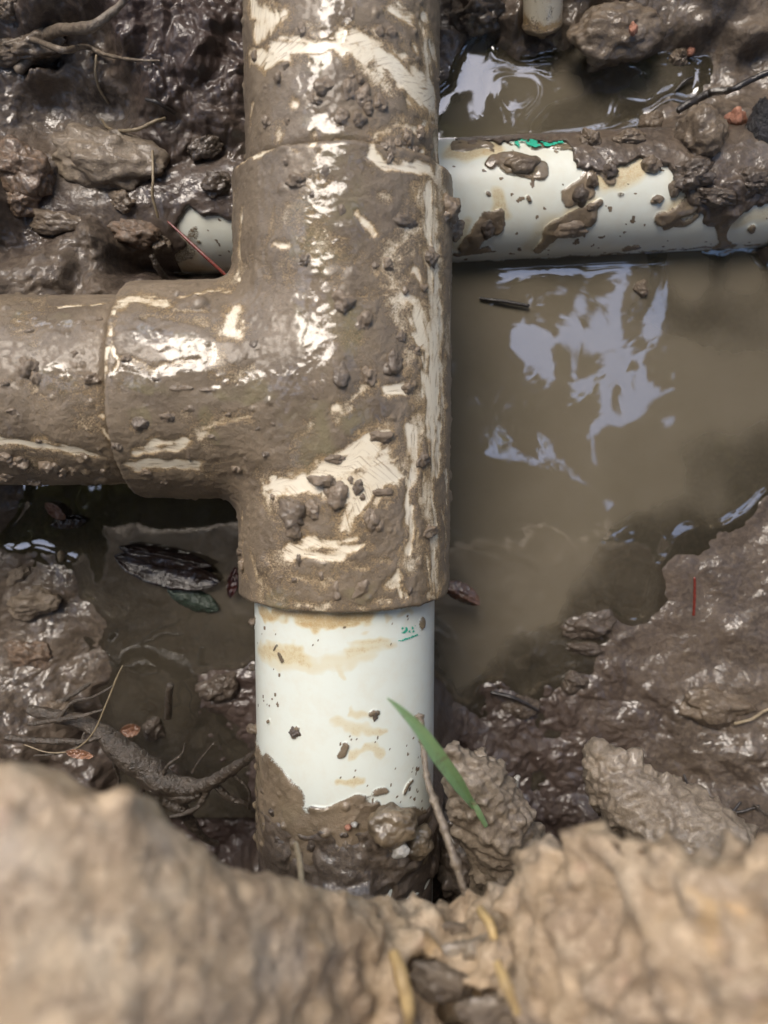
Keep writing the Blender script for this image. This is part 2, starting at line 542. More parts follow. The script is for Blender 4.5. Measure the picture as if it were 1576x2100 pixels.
#__GROUND__
# ------------------------------------------------------------------ the pipework's lines
AX, AZ = -0.0128, 0.0630            # main run: along y at this x and height
RP, RT = 0.0293, 0.0335             # pipe and socket radii
TY0, TY1, BY, BX = -0.0483, 0.0792, 0.01545, -0.0768   # tee ends, branch line, branch socket end
CZ, CR = 0.0035, 0.0222             # cross pipe under the tee
C0 = at_z(930, 415, CZ)
C1 = at_z(1576, 384, CZ)
CDIR = (C1 - C0) / np.linalg.norm(C1 - C0)
CNRM = np.array([-CDIR[1], CDIR[0], 0.0])          # towards the far side

# ------------------------------------------------------------------ ground: one sheet, fine in the pit, out to the distance
# pixel, height mm, lump size mm, tone (0 dark purple .. 1 pale; lowered beside the near pipe as painted shade), wet 0..1
CTRL = [
 # far left mound
 (-120,-60,48,5,.15,.8),(60,0,44,5,.25,.8),(60,110,40,4,.3,.9),(250,10,42,6,.0,.7),(400,60,40,6,.0,.8),(480,130,33,5,.05,.9),
 (200,130,26,3,.4,.8),(130,170,14,2,.45,.9),(220,235,17,1.2,.5,1),(120,230,18,1.5,.45,1),(330,160,36,4.5,.05,.95),(430,220,32,3,.15,.9),
 (210,330,26,3,.85,.7),(330,300,25,4,.2,.9),(430,330,24,5,.25,1),(400,400,17,4,.2,1),(60,370,32,3,.5,.7),(120,440,16,4,.2,1),(300,420,17,4,.25,.9),
 (50,470,26,4,.3,1),(-80,400,48,4,.4,.7),(180,500,36,4,.55,.7),(60,560,46,3.5,.6,.5),(200,600,42,3.5,.5,.6),(280,500,31,3,.6,.7),(-80,620,60,3,.55,.5),
 (290,575,28,3,.3,.8),(345,480,12,2,.3,.9),(380,540,-4,1,.2,1),(440,520,-6,1,.2,1),(330,560,2,2,.2,1),(450,420,14,3,.2,1),(370,430,16,3,.2,1),
 # beneath the tee
 (600,500,-2,2,.3,.9),(700,900,-2,2,.3,.9),(650,200,8,2,.2,.9),(800,150,4,2,.2,.9),
 # far right: pool, clods, shore
 (960,20,9,5,.35,.9),(1050,25,11,4,.35,.9),(930,60,4,2,.3,.9),(1080,75,1.5,1,.45,1),(980,120,-9,1,.4,1),(1050,200,-11,1,.4,1),(1150,190,-8,1,.4,1),(960,260,-7,1,.4,1),
 (1180,115,-8,.6,.4,1),(1190,40,10,3,.55,.9),(1280,60,15,3.5,.55,.9),(1260,110,7,3,.5,.9),(1340,60,8,2,.55,.9),(1450,40,12,1.5,.6,.8),(1560,60,15,1.2,.65,.7),(1500,-80,22,2,.6,.7),(1250,-100,24,4,.5,.8),
 (1390,120,-1.5,1.5,.5,1),(1450,135,-.8,1.4,.5,1),(1530,130,.8,1.5,.5,1),(1240,170,-8,.5,.45,1),(1300,190,-6,.6,.45,1),(1350,160,-4,1,.45,1),(1400,200,-1,1.2,.5,1),
 (1240,225,-4,1,.5,1),(1190,245,-3,1.2,.5,1),(1310,240,-.5,1.8,.5,1),(1380,230,3,1.2,.5,.9),(1290,300,10,3,.45,.9),(1440,250,16,4,.45,.9),(1420,330,24,4,.4,.9),(1520,250,14,2,.5,.9),(1560,330,22,4,.45,.9),(1500,380,27,4,.35,.9),(1500,430,25,3,.35,.9),(1650,300,22,3,.5,.8),(1660,450,26,3,.45,.8),
 # big pool on the right
 (960,560,-14,1,.4,1),(1100,560,-14,1,.4,1),(1250,545,-10,1,.4,1),(1400,550,-9,.6,.5,1),(1510,560,-8,.5,.5,1),(1600,570,-7,.5,.5,1),(1650,640,-7,.5,.5,1),
 (960,800,-20,1,.4,1),(1150,800,-18,1,.4,1),(1350,800,-9,.8,.5,1),(1520,800,-7,.5,.55,1),(1650,800,-6,.5,.55,1),
 (960,1050,-18,1,.4,1),(1150,1050,-16,1,.4,1),(1320,1000,-8,1,.5,1),(1450,1020,-4,.6,.55,1),(1540,1000,-2,.6,.55,1),
 # near right shore
 (1330,1120,-1,0.779,0.35,1),(1420,1120,0.5,0.52,0.4,1),(1500,1090,0.8,0.52,0.4,1),(1570,1040,1.2,0.52,0.4,1),(1400,1180,1.57,0.624,0.35,1),(1500,1180,3.15,1.3,0.4,.9),(1300,1220,-1.5,0.779,0.3,1),(1660,1150,7.35,1.3,0.4,.9),
 (1100,1230,-10,1,0.4,1),(970,1230,-14,1,0.35,1),(1210,1280,0.5,2,0.4,1),(1170,1310,-1,1.5,0.35,1),(1320,1320,1.57,0.779,0.35,1),(1450,1320,4.2,1.3,0.4,.9),(1560,1320,6.82,1.55,0.45,.85),
 (950,1350,-9,1.5,0.3,1),(1080,1370,-1.5,2.2,0.2,1),(1000,1450,0.8,3,0.15,1),(1130,1480,1.2,3,0.15,1),(1250,1420,1.8,2.6,0.25,1),(1330,1470,4,2.2,0.3,1),(1430,1460,7.35,2.08,0.45,.9),(1540,1450,10.5,1.55,0.5,.85),
 (930,1560,0.5,3,0.05,1),(1100,1600,0.5,3.2,0.1,1),(1230,1560,1.5,3,0.15,1),(1380,1580,5.25,1.55,0.4,.9),(1480,1600,11.5,1.82,0.4,.8),(1576,1560,14.7,2.08,0.45,.8),(1660,1500,17.8,1.55,0.5,.8),(1120,1720,-2,4,0.05,.8),(1300,1720,7.87,2.08,0.3,.7),(1480,1720,17.8,2.08,0.35,.7),(1640,1720,24.1,2.08,0.4,.6),  # lowest tones: dark mud, with the right hollow's shade painted in
 # near left pool
 (-60,1020,6,1,.5,.9),(120,1020,-3,1.4,.2,1),(300,1030,-4,1.6,.15,1),(450,1030,-4,1.8,.1,1),(60,1100,-1,1.2,.6,1),(200,1120,-2.0,1.3,.35,1),(400,1130,-4,1.4,.15,1),(60,1170,1,2,.6,1),(230,1200,-1.5,1,.45,1),(400,1230,-4,1.2,.2,1),(480,1230,-7,1,.1,1),
 (60,1250,4,2.2,.5,1),(-60,1250,9,2.4,.5,.9),(120,1270,2.5,2,.5,1),(70,1330,6,2.2,.6,.9),(180,1330,1,1.6,.55,1),(280,1320,-2.5,1.2,.25,1),(380,1330,-3,1.2,.25,1),(460,1330,-3,2,.1,1),
 (60,1400,9,3,.5,1),(160,1390,4,3,.5,1),(260,1420,-2.5,1.2,.2,1),(360,1420,-2.5,1.2,.15,1),(440,1420,3,3,.15,.9),(500,1420,2,3,.05,.9),(110,1470,14,3,.5,1),(220,1490,-1,2,.15,1),(340,1500,-2,2,.1,1),(430,1510,0,3,.1,.9),(490,1540,-2,3,.0,.9),(20,1500,20,3,.4,.8),
 (300,1580,-3,3,.3,.8),(450,1640,-6,3,.0,.9),(490,1720,-5,3,.0,.9),(380,1700,-5,3,.0,.9),(150,1600,10,3,.3,.7),(-80,1600,30,3,.4,.7),  # shade of the hollow left of the pipe deepens the dark mud's tone
 # near end, rising over the pipe and into the bank
 (520,1830,20,3,.3,.6),(600,1760,88,3,.5,.8),(700,1790,94,2.5,.5,.8),(820,1790,90,3,.5,.8),(880,1780,75,4,.4,.7),(930,1720,35,4,.25,.7),(1000,1780,25,4,.25,.7),
 (700,1900,104,3,.4,.5),(200,1900,40,3,.4,.5),(1200,1900,40,3,.4,.5),(1500,1950,60,3,.4,.5),(-100,1900,60,3,.4,.5),(1700,1900,70,3,.4,.5),
]
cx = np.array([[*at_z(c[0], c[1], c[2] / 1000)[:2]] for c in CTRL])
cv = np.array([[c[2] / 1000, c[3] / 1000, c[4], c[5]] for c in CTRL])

FX, FY0, FY1, STEP = 0.172, -0.185, 0.190, 0.00052
def graded(lo, hi):
    c = np.arange(lo, hi, STEP)
    out, s, x = [], STEP, hi
    while x < 40:
        s *= 1.32
        x += s
        out.append(x)
    lo_side, s, x = [], STEP, lo
    while x > -40:
        s *= 1.32
        x -= s
        lo_side.append(x)
    return np.concatenate([lo_side[::-1], c, out])
GX, GY = graded(-FX, FX), graded(FY0, FY1)

def coarse_fields():
    """smooth fields from the control points on a 3 mm lattice"""
    xs = np.arange(-0.21, 0.2101, 0.003)
    ys = np.arange(-0.225, 0.2301, 0.003)
    X, Y = np.meshgrid(xs, ys, indexing='ij')
    P = np.stack([X.ravel(), Y.ravel()], 1)
    d2 = ((P[:, None, :] - cx[None]) ** 2).sum(2)
    w = 1.0 / (d2 + 0.0035 ** 2) ** 1.9
    F = (w @ cv) / w.sum(1)[:, None]
    return xs, ys, F.reshape(len(xs), len(ys), 4)
LX, LY, LF = coarse_fields()

def bilin(xs, ys, F, x, y):
    u = np.clip((x - xs[0]) / (xs[1] - xs[0]), 0, len(xs) - 1.001)
    v = np.clip((y - ys[0]) / (ys[1] - ys[0]), 0, len(ys) - 1.001)
    i, j = u.astype(int), v.astype(int)
    fu, fv = (u - i), (v - j)
    if F.ndim == 3:
        fu, fv = fu[:, None], fv[:, None]
    return F[i, j] * (1 - fu) * (1 - fv) + F[i + 1, j] * fu * (1 - fv) + F[i, j + 1] * (1 - fu) * fv + F[i + 1, j + 1] * fu * fv

def inside(x, y, poly, z):
    """points of the plan inside a polygon traced at height z"""
    pts = [at_z(px, py, z)[:2] for px, py in poly]
    c = np.zeros(len(x), bool)
    for k in range(len(pts)):
        (x0, y0), (x1, y1) = pts[k - 1], pts[k]
        if y0 == y1:
            continue
        m = ((y0 > y) != (y1 > y)) & (x < (x1 - x0) * (y - y0) / (y1 - y0) + x0)
        c ^= m
    return c

def ground_height(x, y):
    x = np.asarray(x, float)
    y = np.asarray(y, float)
    p2 = np.stack([x, y, np.zeros_like(x)], 1)
    wx = x + 0.0035 * perlin(p2 * 60, 3) + 0.0012 * perlin(p2 * 220, 4)
    wy = y + 0.0035 * perlin(p2 * 60, 5) + 0.0012 * perlin(p2 * 220, 6)
    F = bilin(LX, LY, LF, np.clip(wx, -.2, .2), np.clip(wy, -.21, .22))
    base, amp, tone, wet = F[:, 0], F[:, 1], F[:, 2], F[:, 3]
    q = np.stack([wx, wy, base * 0.5], 1)
    hg = base.copy()
    hg += amp * 0.55 * fbm(q * 70, 2, 7)
    hg += amp * 0.85 * bubbles2(q * 75, 1, 0.55, 0.22, 0.62)
    hg += amp * 0.65 * bubbles2(q * 150 + 3.3, 2, 0.5, 0.2, 0.55)
    hg += amp * 0.30 * bubbles2(q * 330 + 7.1, 3, 0.45, 0.2, 0.5)
    hg += amp * 0.20 * bubbles2(q * 640 + 1.7, 4, 0.5, 0.2, 0.5)
    crumb = 0.25 * sstep(0.0012, 0.002, amp) + 0.75 * sstep(0.002, 0.0045, amp)
    hg += crumb * (0.0011 * fbm(q * 300, 3, 16) + 0.0022 * bubbles2(q * 230 + 5.1, 5, 0.65, 0.2, 0.55) + 0.0010 * bubbles2(q * 480 + 2.2, 6, 0.6, 0.2, 0.55))
    fold = ridged(np.stack([wx * 1.3, wy * 2.0, 0 * wx], 1) * 75, 2, 9)
    hg += amp * 0.18 * np.maximum(fold, 0) ** 2
    hg += np.minimum(amp, 0.003) * (0.06 + 0.08 * sstep(0.003, 0.0045, amp)) * fbm(q * 420, 3, 12)
    # the cross pipe: laid bare in places, buried in others
    s = (x - C0[0]) * CDIR[0] + (y - C0[1]) * CDIR[1]
    d = (x - C0[0]) * CNRM[0] + (y - C0[1]) * CNRM[1]
    pz = CZ + np.sqrt(np.maximum(CR ** 2 - d ** 2, 0))
    bare = inside(x + 0.0016 * perlin(p2 * 130, 21) + 0.0009 * perlin(p2 * 420, 28), y + 0.0024 * perlin(p2 * 110, 22) + 0.0010 * perlin(p2 * 420, 29),
                  [(880, 300), (1010, 288), (1160, 296), (1178, 350), (1240, 375), (1300, 335), (1390, 372), (1400, 425), (1470, 452), (1490, 470), (1545, 415), (1640, 420), (1640, 540), (880, 560)], 0.022)
    bare |= inside(x + 0.0018 * perlin(p2 * 110, 23), y + 0.0022 * perlin(p2 * 110, 24),
                   [(372, 470), (392, 432), (420, 452), (520, 462), (520, 600), (420, 600), (350, 560), (352, 515), (385, 500)], 0.022)
    over = np.abs(d) < CR * 0.995
    low = pz - 0.004
    hg = np.where(bare & (np.abs(d) < CR + 0.001), np.minimum(hg, np.where(over, low, -0.004)), hg)
    cover = over & ~bare & ((s > 0.0) | (x < -0.05))
    hg = np.where(cover, np.maximum(hg, pz + 0.0012 + 0.25 * amp + 0.0006 * fbm(q * 200, 2, 15)), hg)
    # keep clear of the main run and the branch wherever they show
    side = np.abs(x - AX)
    lim = AZ - np.sqrt(np.maximum((RP + 0.001) ** 2 - side ** 2, 0)) - 0.0005
    open_main = (side < RP + 0.001) & (y > at_z(700, 1690, 0.09)[1])
    hg = np.where(open_main, np.minimum(hg, lim), hg)
    foot = (side < RP * 0.999) & (y < at_z(700, 1700, 0.09)[1] + 0.003 * perlin(p2 * 110, 26))
    hg = np.where(foot, np.maximum(hg, AZ + np.sqrt(np.maximum(RP ** 2 - side ** 2, 0)) + 0.0008 + 0.0014 * fbm(q * 160, 3, 27)), hg)
    tee_lim = AZ - np.sqrt(np.maximum((RT + 0.001) ** 2 - side ** 2, 0)) - 0.0005
    hg = np.where((side < RT + 0.001) & (y > TY0 - 0.002) & (y < TY1 + 0.002), np.minimum(hg, tee_lim), hg)
    sb = np.abs(y - BY)
    rb = np.where(x < BX, RP, RT) + 0.001
    br_lim = AZ - np.sqrt(np.maximum(rb ** 2 - sb ** 2, 0)) - 0.0005
    hg = np.where((sb < rb) & (x < AX), np.minimum(hg, br_lim), hg)
    # pit walls rise outside the frame to the level of the yard
    out = np.maximum(np.maximum(np.abs(x) - 0.185, (y - 0.205)), (-0.192 - y) * 2.2)
    rim = 0.185 + 0.02 * perlin(p2 * 3, 31) * np.clip(out * 3, 0, 1) + 0.008 * perlin(p2 * 22, 32)
    t = sstep(0.0, 0.17, out)
    hg = hg * (1 - t) + rim * t
    far = sstep(0.5, 6, out)
    hg = hg * (1 - far) + far * (0.185 + 0.10 * perlin(p2 * 0.35, 33))
    return hg, tone, wet

XX, YY = np.meshgrid(GX, GY, indexing='ij')
gh, gtone, gwet = ground_height(XX.ravel(), YY.ravel())
gh = gh.reshape(XX.shape)
# soften the steps that the burying rule leaves
fi0, fi1 = np.searchsorted(GX, -FX), np.searchsorted(GX, FX)
fj0, fj1 = np.searchsorted(GY, FY0), np.searchsorted(GY, FY1)
fine = gh[fi0:fi1, fj0:fj1]
for _ in range(1):
    pad = np.pad(fine, 1, mode='edge')
    fine = 0.5 * fine + 0.125 * (pad[2:, 1:-1] + pad[:-2, 1:-1] + pad[1:-1, 2:] + pad[1:-1, :-2])
gh[fi0:fi1, fj0:fj1] = fine
FGX, FGY = GX[fi0:fi1], GY[fj0:fj1]

def H(x, y):
    x, y = np.atleast_1d(x), np.atleast_1d(y)
    return bilin(FGX, FGY, fine, x, y)

def on_ground(px, py):
    """where the sight line through a pixel meets the ground (or the water)"""
    d = ray(px, py)
    zs = np.linspace(0.12, -0.03, 600)
    s = (zs - CAMZ) / d[2]
    g = np.maximum(H(d[0] * s, d[1] * s), 0.0)
    k = np.argmax(g >= zs)
    return np.array([d[0] * s[k], d[1] * s[k], zs[k]])

gv = np.stack([XX.ravel(), YY.ravel(), gh.ravel()], 1)
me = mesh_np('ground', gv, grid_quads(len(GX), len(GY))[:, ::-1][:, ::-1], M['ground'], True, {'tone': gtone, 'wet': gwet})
obj('ground', me, kind='structure')

# ------------------------------------------------------------------ water
def water_material():
    m, nt, n, l = newmat('murky_water')
    b = NB(nt)
    depth = b.attr('depth')
    murk = b.mixc(b.ramp(b.noise(28, 4, 0.6), (0.35, 0.0), (0.7, 1.0)), (0.190, 0.164, 0.122), (0.168, 0.144, 0.104))
    murk = b.mixc(b.ramp(b.noise(1500, 2, 0.5), (0.70, 0.0), (0.76, 0.4)), murk, (0.05, 0.04, 0.03))
    dif = n.new('ShaderNodeBsdfDiffuse')
    l.new(murk, dif.inputs[0])
    tr = n.new('ShaderNodeBsdfTransparent')
    tr.inputs[0].default_value = (0.86, 0.80, 0.68, 1)
    mx = n.new('ShaderNodeMixShader')
    l.new(b.ramp(depth, (0.0, 0.18), (0.6, 0.90), (1.0, 0.98)), mx.inputs[0])
    l.new(tr.outputs[0], mx.inputs[1])
    l.new(dif.outputs[0], mx.inputs[2])
    gl = n.new('ShaderNodeBsdfGlossy')
    gl.inputs['Roughness'].default_value = 0.02
    gl.inputs['Color'].default_value = (1, 1, 1, 1)
    nr = b.bump(b.noise(38, 3, 0.5, 0.5), 0.10, 0.0016)
    l.new(nr, gl.inputs['Normal'])
    fr = n.new('ShaderNodeFresnel')
    fr.inputs['IOR'].default_value = 2.35
    l.new(nr, fr.inputs['Normal'])
    top = n.new('ShaderNodeMixShader')
    l.new(fr.outputs[0], top.inputs[0])
    l.new(mx.outputs[0], top.inputs[1])
    l.new(gl.outputs[0], top.inputs[2])
    b.out(top.outputs[0])
    return m
M['water'] = water_material()

def make_water():
    st = 0.0008
    xs = np.arange(-FX + 0.002, FX - 0.002, st)
    ys = np.arange(-0.16, FY1 - 0.002, st)
    X, Y = np.meshgrid(xs, ys, indexing='ij')
    g = H(X.ravel(), Y.ravel()).reshape(X.shape)
    # smoothed ground gives the water its meniscus and the ripples that follow the shore
    sm = g.copy()
    for _ in range(10):
        pad = np.pad(sm, 1, mode='edge')
        sm = 0.2 * (sm + pad[2:, 1:-1] + pad[:-2, 1:-1] + pad[1:-1, 2:] + pad[1:-1, :-2])
    p2 = np.stack([X.ravel(), Y.ravel(), 0 * X.ravel()], 1)
    men = 0.0007 * np.exp(-np.clip(-sm, 0, 1) / 0.0009)
    wob = (0.00035 * perlin(p2 * 26, 41) + 0.00012 * perlin(p2 * 70, 42)).reshape(X.shape)
    far_pool = sstep(0.085, 0.105, Y) * sstep(0.030, 0.060, X)
    streak = np.sin(sm / 0.00042 + 2.5 * perlin(p2 * np.array([18, 55, 1]), 43).reshape(X.shape))
    z = men + wob + far_pool * 0.00020 * streak * np.exp(-np.clip(-sm, 0, 1) / 0.004)
    pipe_d = np.abs((X - C0[0]) * CNRM[0] + (Y - C0[1]) * CNRM[1]) - CR
    z += 0.0012 * np.exp(-np.clip(pipe_d, 0, 1) / 0.0022) * (X > 0)
    depth = np.clip((z - g) / 0.0105, 0, 1)
    depth = depth * np.where((X < AX) & (Y < BY), 0.5, 1.0)      # the shaded pool is clearer
    keep = (z > g - 0.002)
    q = grid_quads(len(xs), len(ys))
    kq = keep.ravel()[q].any(1)
    q = q[kq]
    used = np.unique(q)
    remap = np.full(X.size, -1)
    remap[used] = np.arange(len(used))
    v = np.stack([X.ravel(), Y.ravel(), z.ravel()], 1)[used]
    me = mesh_np('water', v, remap[q], M['water'], True, {'depth': depth.ravel()[used]})
    obj('water', me, kind='structure')
make_water()
#__PIPES__
# ------------------------------------------------------------------ muddy pipework
def sd_main(p, r, y0, y1, rnd=0.0006):
    d = np.sqrt((p[:, 0] - AX) ** 2 + (p[:, 2] - AZ) ** 2) - r + rnd
    e = np.maximum(y0 - p[:, 1], p[:, 1] - y1) + rnd
    return np.minimum(np.maximum(d, e), 0) + np.sqrt(np.maximum(d, 0) ** 2 + np.maximum(e, 0) ** 2) - rnd
def sd_branch(p, r, x0, x1, rnd=0.0006):
    d = np.sqrt((p[:, 1] - BY) ** 2 + (p[:, 2] - AZ) ** 2) - r + rnd
    e = np.maximum(x0 - p[:, 0], p[:, 0] - x1) + rnd
    return np.minimum(np.maximum(d, e), 0) + np.sqrt(np.maximum(d, 0) ** 2 + np.maximum(e, 0) ** 2) - rnd
def sd_tee(p):
    return smin(sd_main(p, RT, TY0, TY1), sd_branch(p, RT, BX, AX), 0.008)
def sd_work(p):
    return np.minimum(np.minimum(sd_tee(p), sd_main(p, RP, -0.2, 0.4)), sd_branch(p, RP, -0.4, AX))
def sd_cross(p):
    q = p - C0
    s = q @ CDIR
    return np.linalg.norm(q - s[:, None] * CDIR, axis=1) - CR

def hit(px, py, f=None):
    """where the sight line through a pixel meets the pipework"""
    f = f or sd_work
    d = ray(px, py)
    d = d / np.linalg.norm(d)
    p = np.array([0, 0, CAMZ])
    best, bp = 9, None
    for _ in range(150):
        s = f(p[None])[0]
        if s < best:
            best, bp = s, p.copy()
        if s < 1e-5 or s > 0.5:
            break
        p = p + d * s * 0.95
    return bp

def seg_dist(v, pts):
    """distance to a polyline of points, and how far along it, 0..1"""
    best = np.full(len(v), 9.0)
    along = np.zeros(len(v))
    n = len(pts) - 1
    if n == 0:
        return np.linalg.norm(v - pts[0], axis=1), along
    for k in range(n):
        a, b = pts[k], pts[k + 1]
        ab = b - a
        t = np.clip(((v - a) @ ab) / max(ab @ ab, 1e-12), 0, 1)
        dd = np.linalg.norm(v - (a + t[:, None] * ab), axis=1)
        m = dd < best
        best[m] = dd[m]
        along[m] = (k + t[m]) / n
    return best, along

PXM = 0.205 / FPX                    # metres per pixel at the tops of the pipes
# scraped places, (polyline of pixels, half width in pixels, depth: 1 down to plastic, .5 thin tan film, striation)
SCRAPES = [
 # upper pipe
 ([(515,110),(560,100),(620,95),(700,100),(750,115)],17,1,.5),([(545,130),(600,120)],10,.9,.5),([(700,75),(760,100),(800,130),(850,185),(890,215)],20,1,.7),([(820,140),(880,195)],26,1,.8),
 ([(585,25)],18,.8,.3),([(520,10),(560,30),(530,60)],20,.9,.7),([(810,20),(840,40)],16,.9,.5),([(870,40),(890,110)],14,.9,.6),([(770,62)],13,.9,.3),([(850,92)],9,.9,.3),
 ([(770,270),(840,255),(900,258)],13,.8,.5),([(600,220)],9,.9,.2),([(570,280)],14,.6,.2),([(655,277)],9,.7,.2),([(740,130),(790,180)],22,.6,.4),([(880,210),(895,250)],18,.7,.6),([(520,210),(515,260)],8,.7,.5),
 # tee, upper barrel
 ([(765,315),(790,335),(840,348),(880,345)],12,1,.3),([(880,350),(905,380),(915,400)],15,.75,.4),([(735,445),(765,480)],8,.9,.2),([(570,505),(600,508)],8,.75,.4),
 ([(790,520),(850,480),(880,430)],34,.5,.2),([(845,555),(870,580),(880,610)],9,1,.2),([(790,580),(850,620),(900,640)],30,.62,.4),([(820,600),(850,625)],12,.9,.3),([(500,420),(492,520),(492,580)],8,.6,.4),
 ([(870,520),(895,560),(900,620)],16,.75,.6),([(640,330),(660,300)],8,.6,.2),([(760,545),(790,560)],16,.55,.1),
 ([(488,340),(530,319),(575,305),(640,295)],5,.95,.1),([(690,291),(735,291),(775,295),(850,308)],6,.95,.1),([(850,310),(900,328),(925,345)],6,.8,.2),([(219,720),(216,780),(219,850),(228,910)],5,.9,.1),([(240,630),(228,680)],5,.9,.1),
 # branch socket and branch pipe
 ([(255,622),(290,618),(340,622)],20,.72,.5),([(380,610),(440,598),(470,602)],10,.7,.5),([(360,635),(420,640)],10,.5,.3),([(480,645),(465,675),(490,685)],20,.78,.2),([(235,742),(330,748),(400,742)],12,.5,.3),
 ([(400,885),(450,868),(520,845)],15,.62,.3),([(520,850)],26,.5,.2),([(275,925),(320,910),(370,908)],12,1,.6),([(265,955),(300,950),(350,948),(395,955)],14,1,.9),
 ([(0,905),(60,908),(130,918),(190,928)],10,.95,.8),([(120,632),(160,630),(220,622)],4,1,.2),([(230,700),(232,760)],3,.9,.1),
 ([(40,915),(90,922)],6,.9,.6),
 # tee, lower barrel
 ([(560,1000),(620,985),(680,965),(740,935),(785,905)],24,1,.6),([(690,1000),(740,985),(785,960)],34,1,.8),([(720,1030),(700,1075)],18,.85,.6),([(760,1000),(740,1030)],26,1,.8),([(545,1015)],20,.6,.1),
 ([(600,1135),(650,1125),(700,1118),(750,1105)],17,1,.8),([(620,1145),(700,1140)],10,.9,.8),([(590,1180),(680,1195)],18,.5,.2),([(560,1225),(660,1240),(780,1235)],12,.5,.2),
 ([(790,800),(830,805)],11,1,.2),([(700,845),(740,810),(770,780)],14,.6,.3),([(690,838)],12,.8,.1),([(640,1240),(800,1235)],8,.55,.2),
 ([(860,690),(890,720),(905,760)],20,.8,.6),([(870,780),(880,850),(885,890)],20,1,.8),([(845,880),(845,960),(835,1040)],13,.95,.7),([(835,1040),(840,1100),(825,1150)],12,.85,.7),([(815,1195),(825,1225)],11,1,.5),([(800,1200),(812,1170)],9,.9,.5),
 ([(900,930),(915,980),(915,1020)],9,1,.5),([(900,650),(905,800),(912,900)],16,.68,.8),([(905,1040),(915,1110)],12,.6,.7),([(880,1210),(900,1225)],13,.7,.3),([(910,1100),(915,1200)],5,.7,.5),([(850,1150),(880,1100)],10,.45,.3),
 ([(880,400),(890,600),(892,760)],34,.74,.6),([(885,700),(890,950)],36,.92,.9),([(875,960),(890,1200)],30,.66,.6),([(900,350),(905,420)],20,.6,.4),([(860,640),(880,700)],26,.8,.5),([(895,800),(900,900)],12,1,.6),([(870,60),(885,230)],20,.7,.6),([(800,560),(840,700)],22,.5,.3),
 ([(800,920),(815,1000)],12,.55,.4),([(560,440),(545,520),(560,600)],14,.45,.3),([(520,1130),(540,1200)],14,.5,.3),([(700,1160),(790,1150)],14,.5,.3),([(300,640),(420,660)],16,.45,.3),([(640,870),(600,930)],10,.4,.2),([(500,1050),(500,1150)],4,.7,.1),
]
SCR3 = [([hit(*p) for p in pts], w * PXM, dep, st_) for pts, w, dep, st_ in SCRAPES]
# places where a film of water stands on the mud
WETS = [([(625,440),(640,520),(640,600),(650,680)],40),([(700,640),(690,700),(660,800)],45),([(620,800),(640,930)],45),([(330,770),(400,790),(470,795),(560,790)],26),([(250,770),(300,785)],22),([(90,770),(140,780)],26),
        ([(700,350),(690,480)],60),([(640,240),(740,290)],25),([(700,0),(690,60)],40),([(300,690),(420,730)],30),([(560,1225),(760,1210)],22),([(720,870),(760,850)],26),([(420,850),(440,900)],18),([(290,860)],25),([(660,130),(620,180)],22),([(40,650),(150,660)],20)]
WET3 = [([hit(*p) for p in pts], w * PXM) for pts, w in WETS]

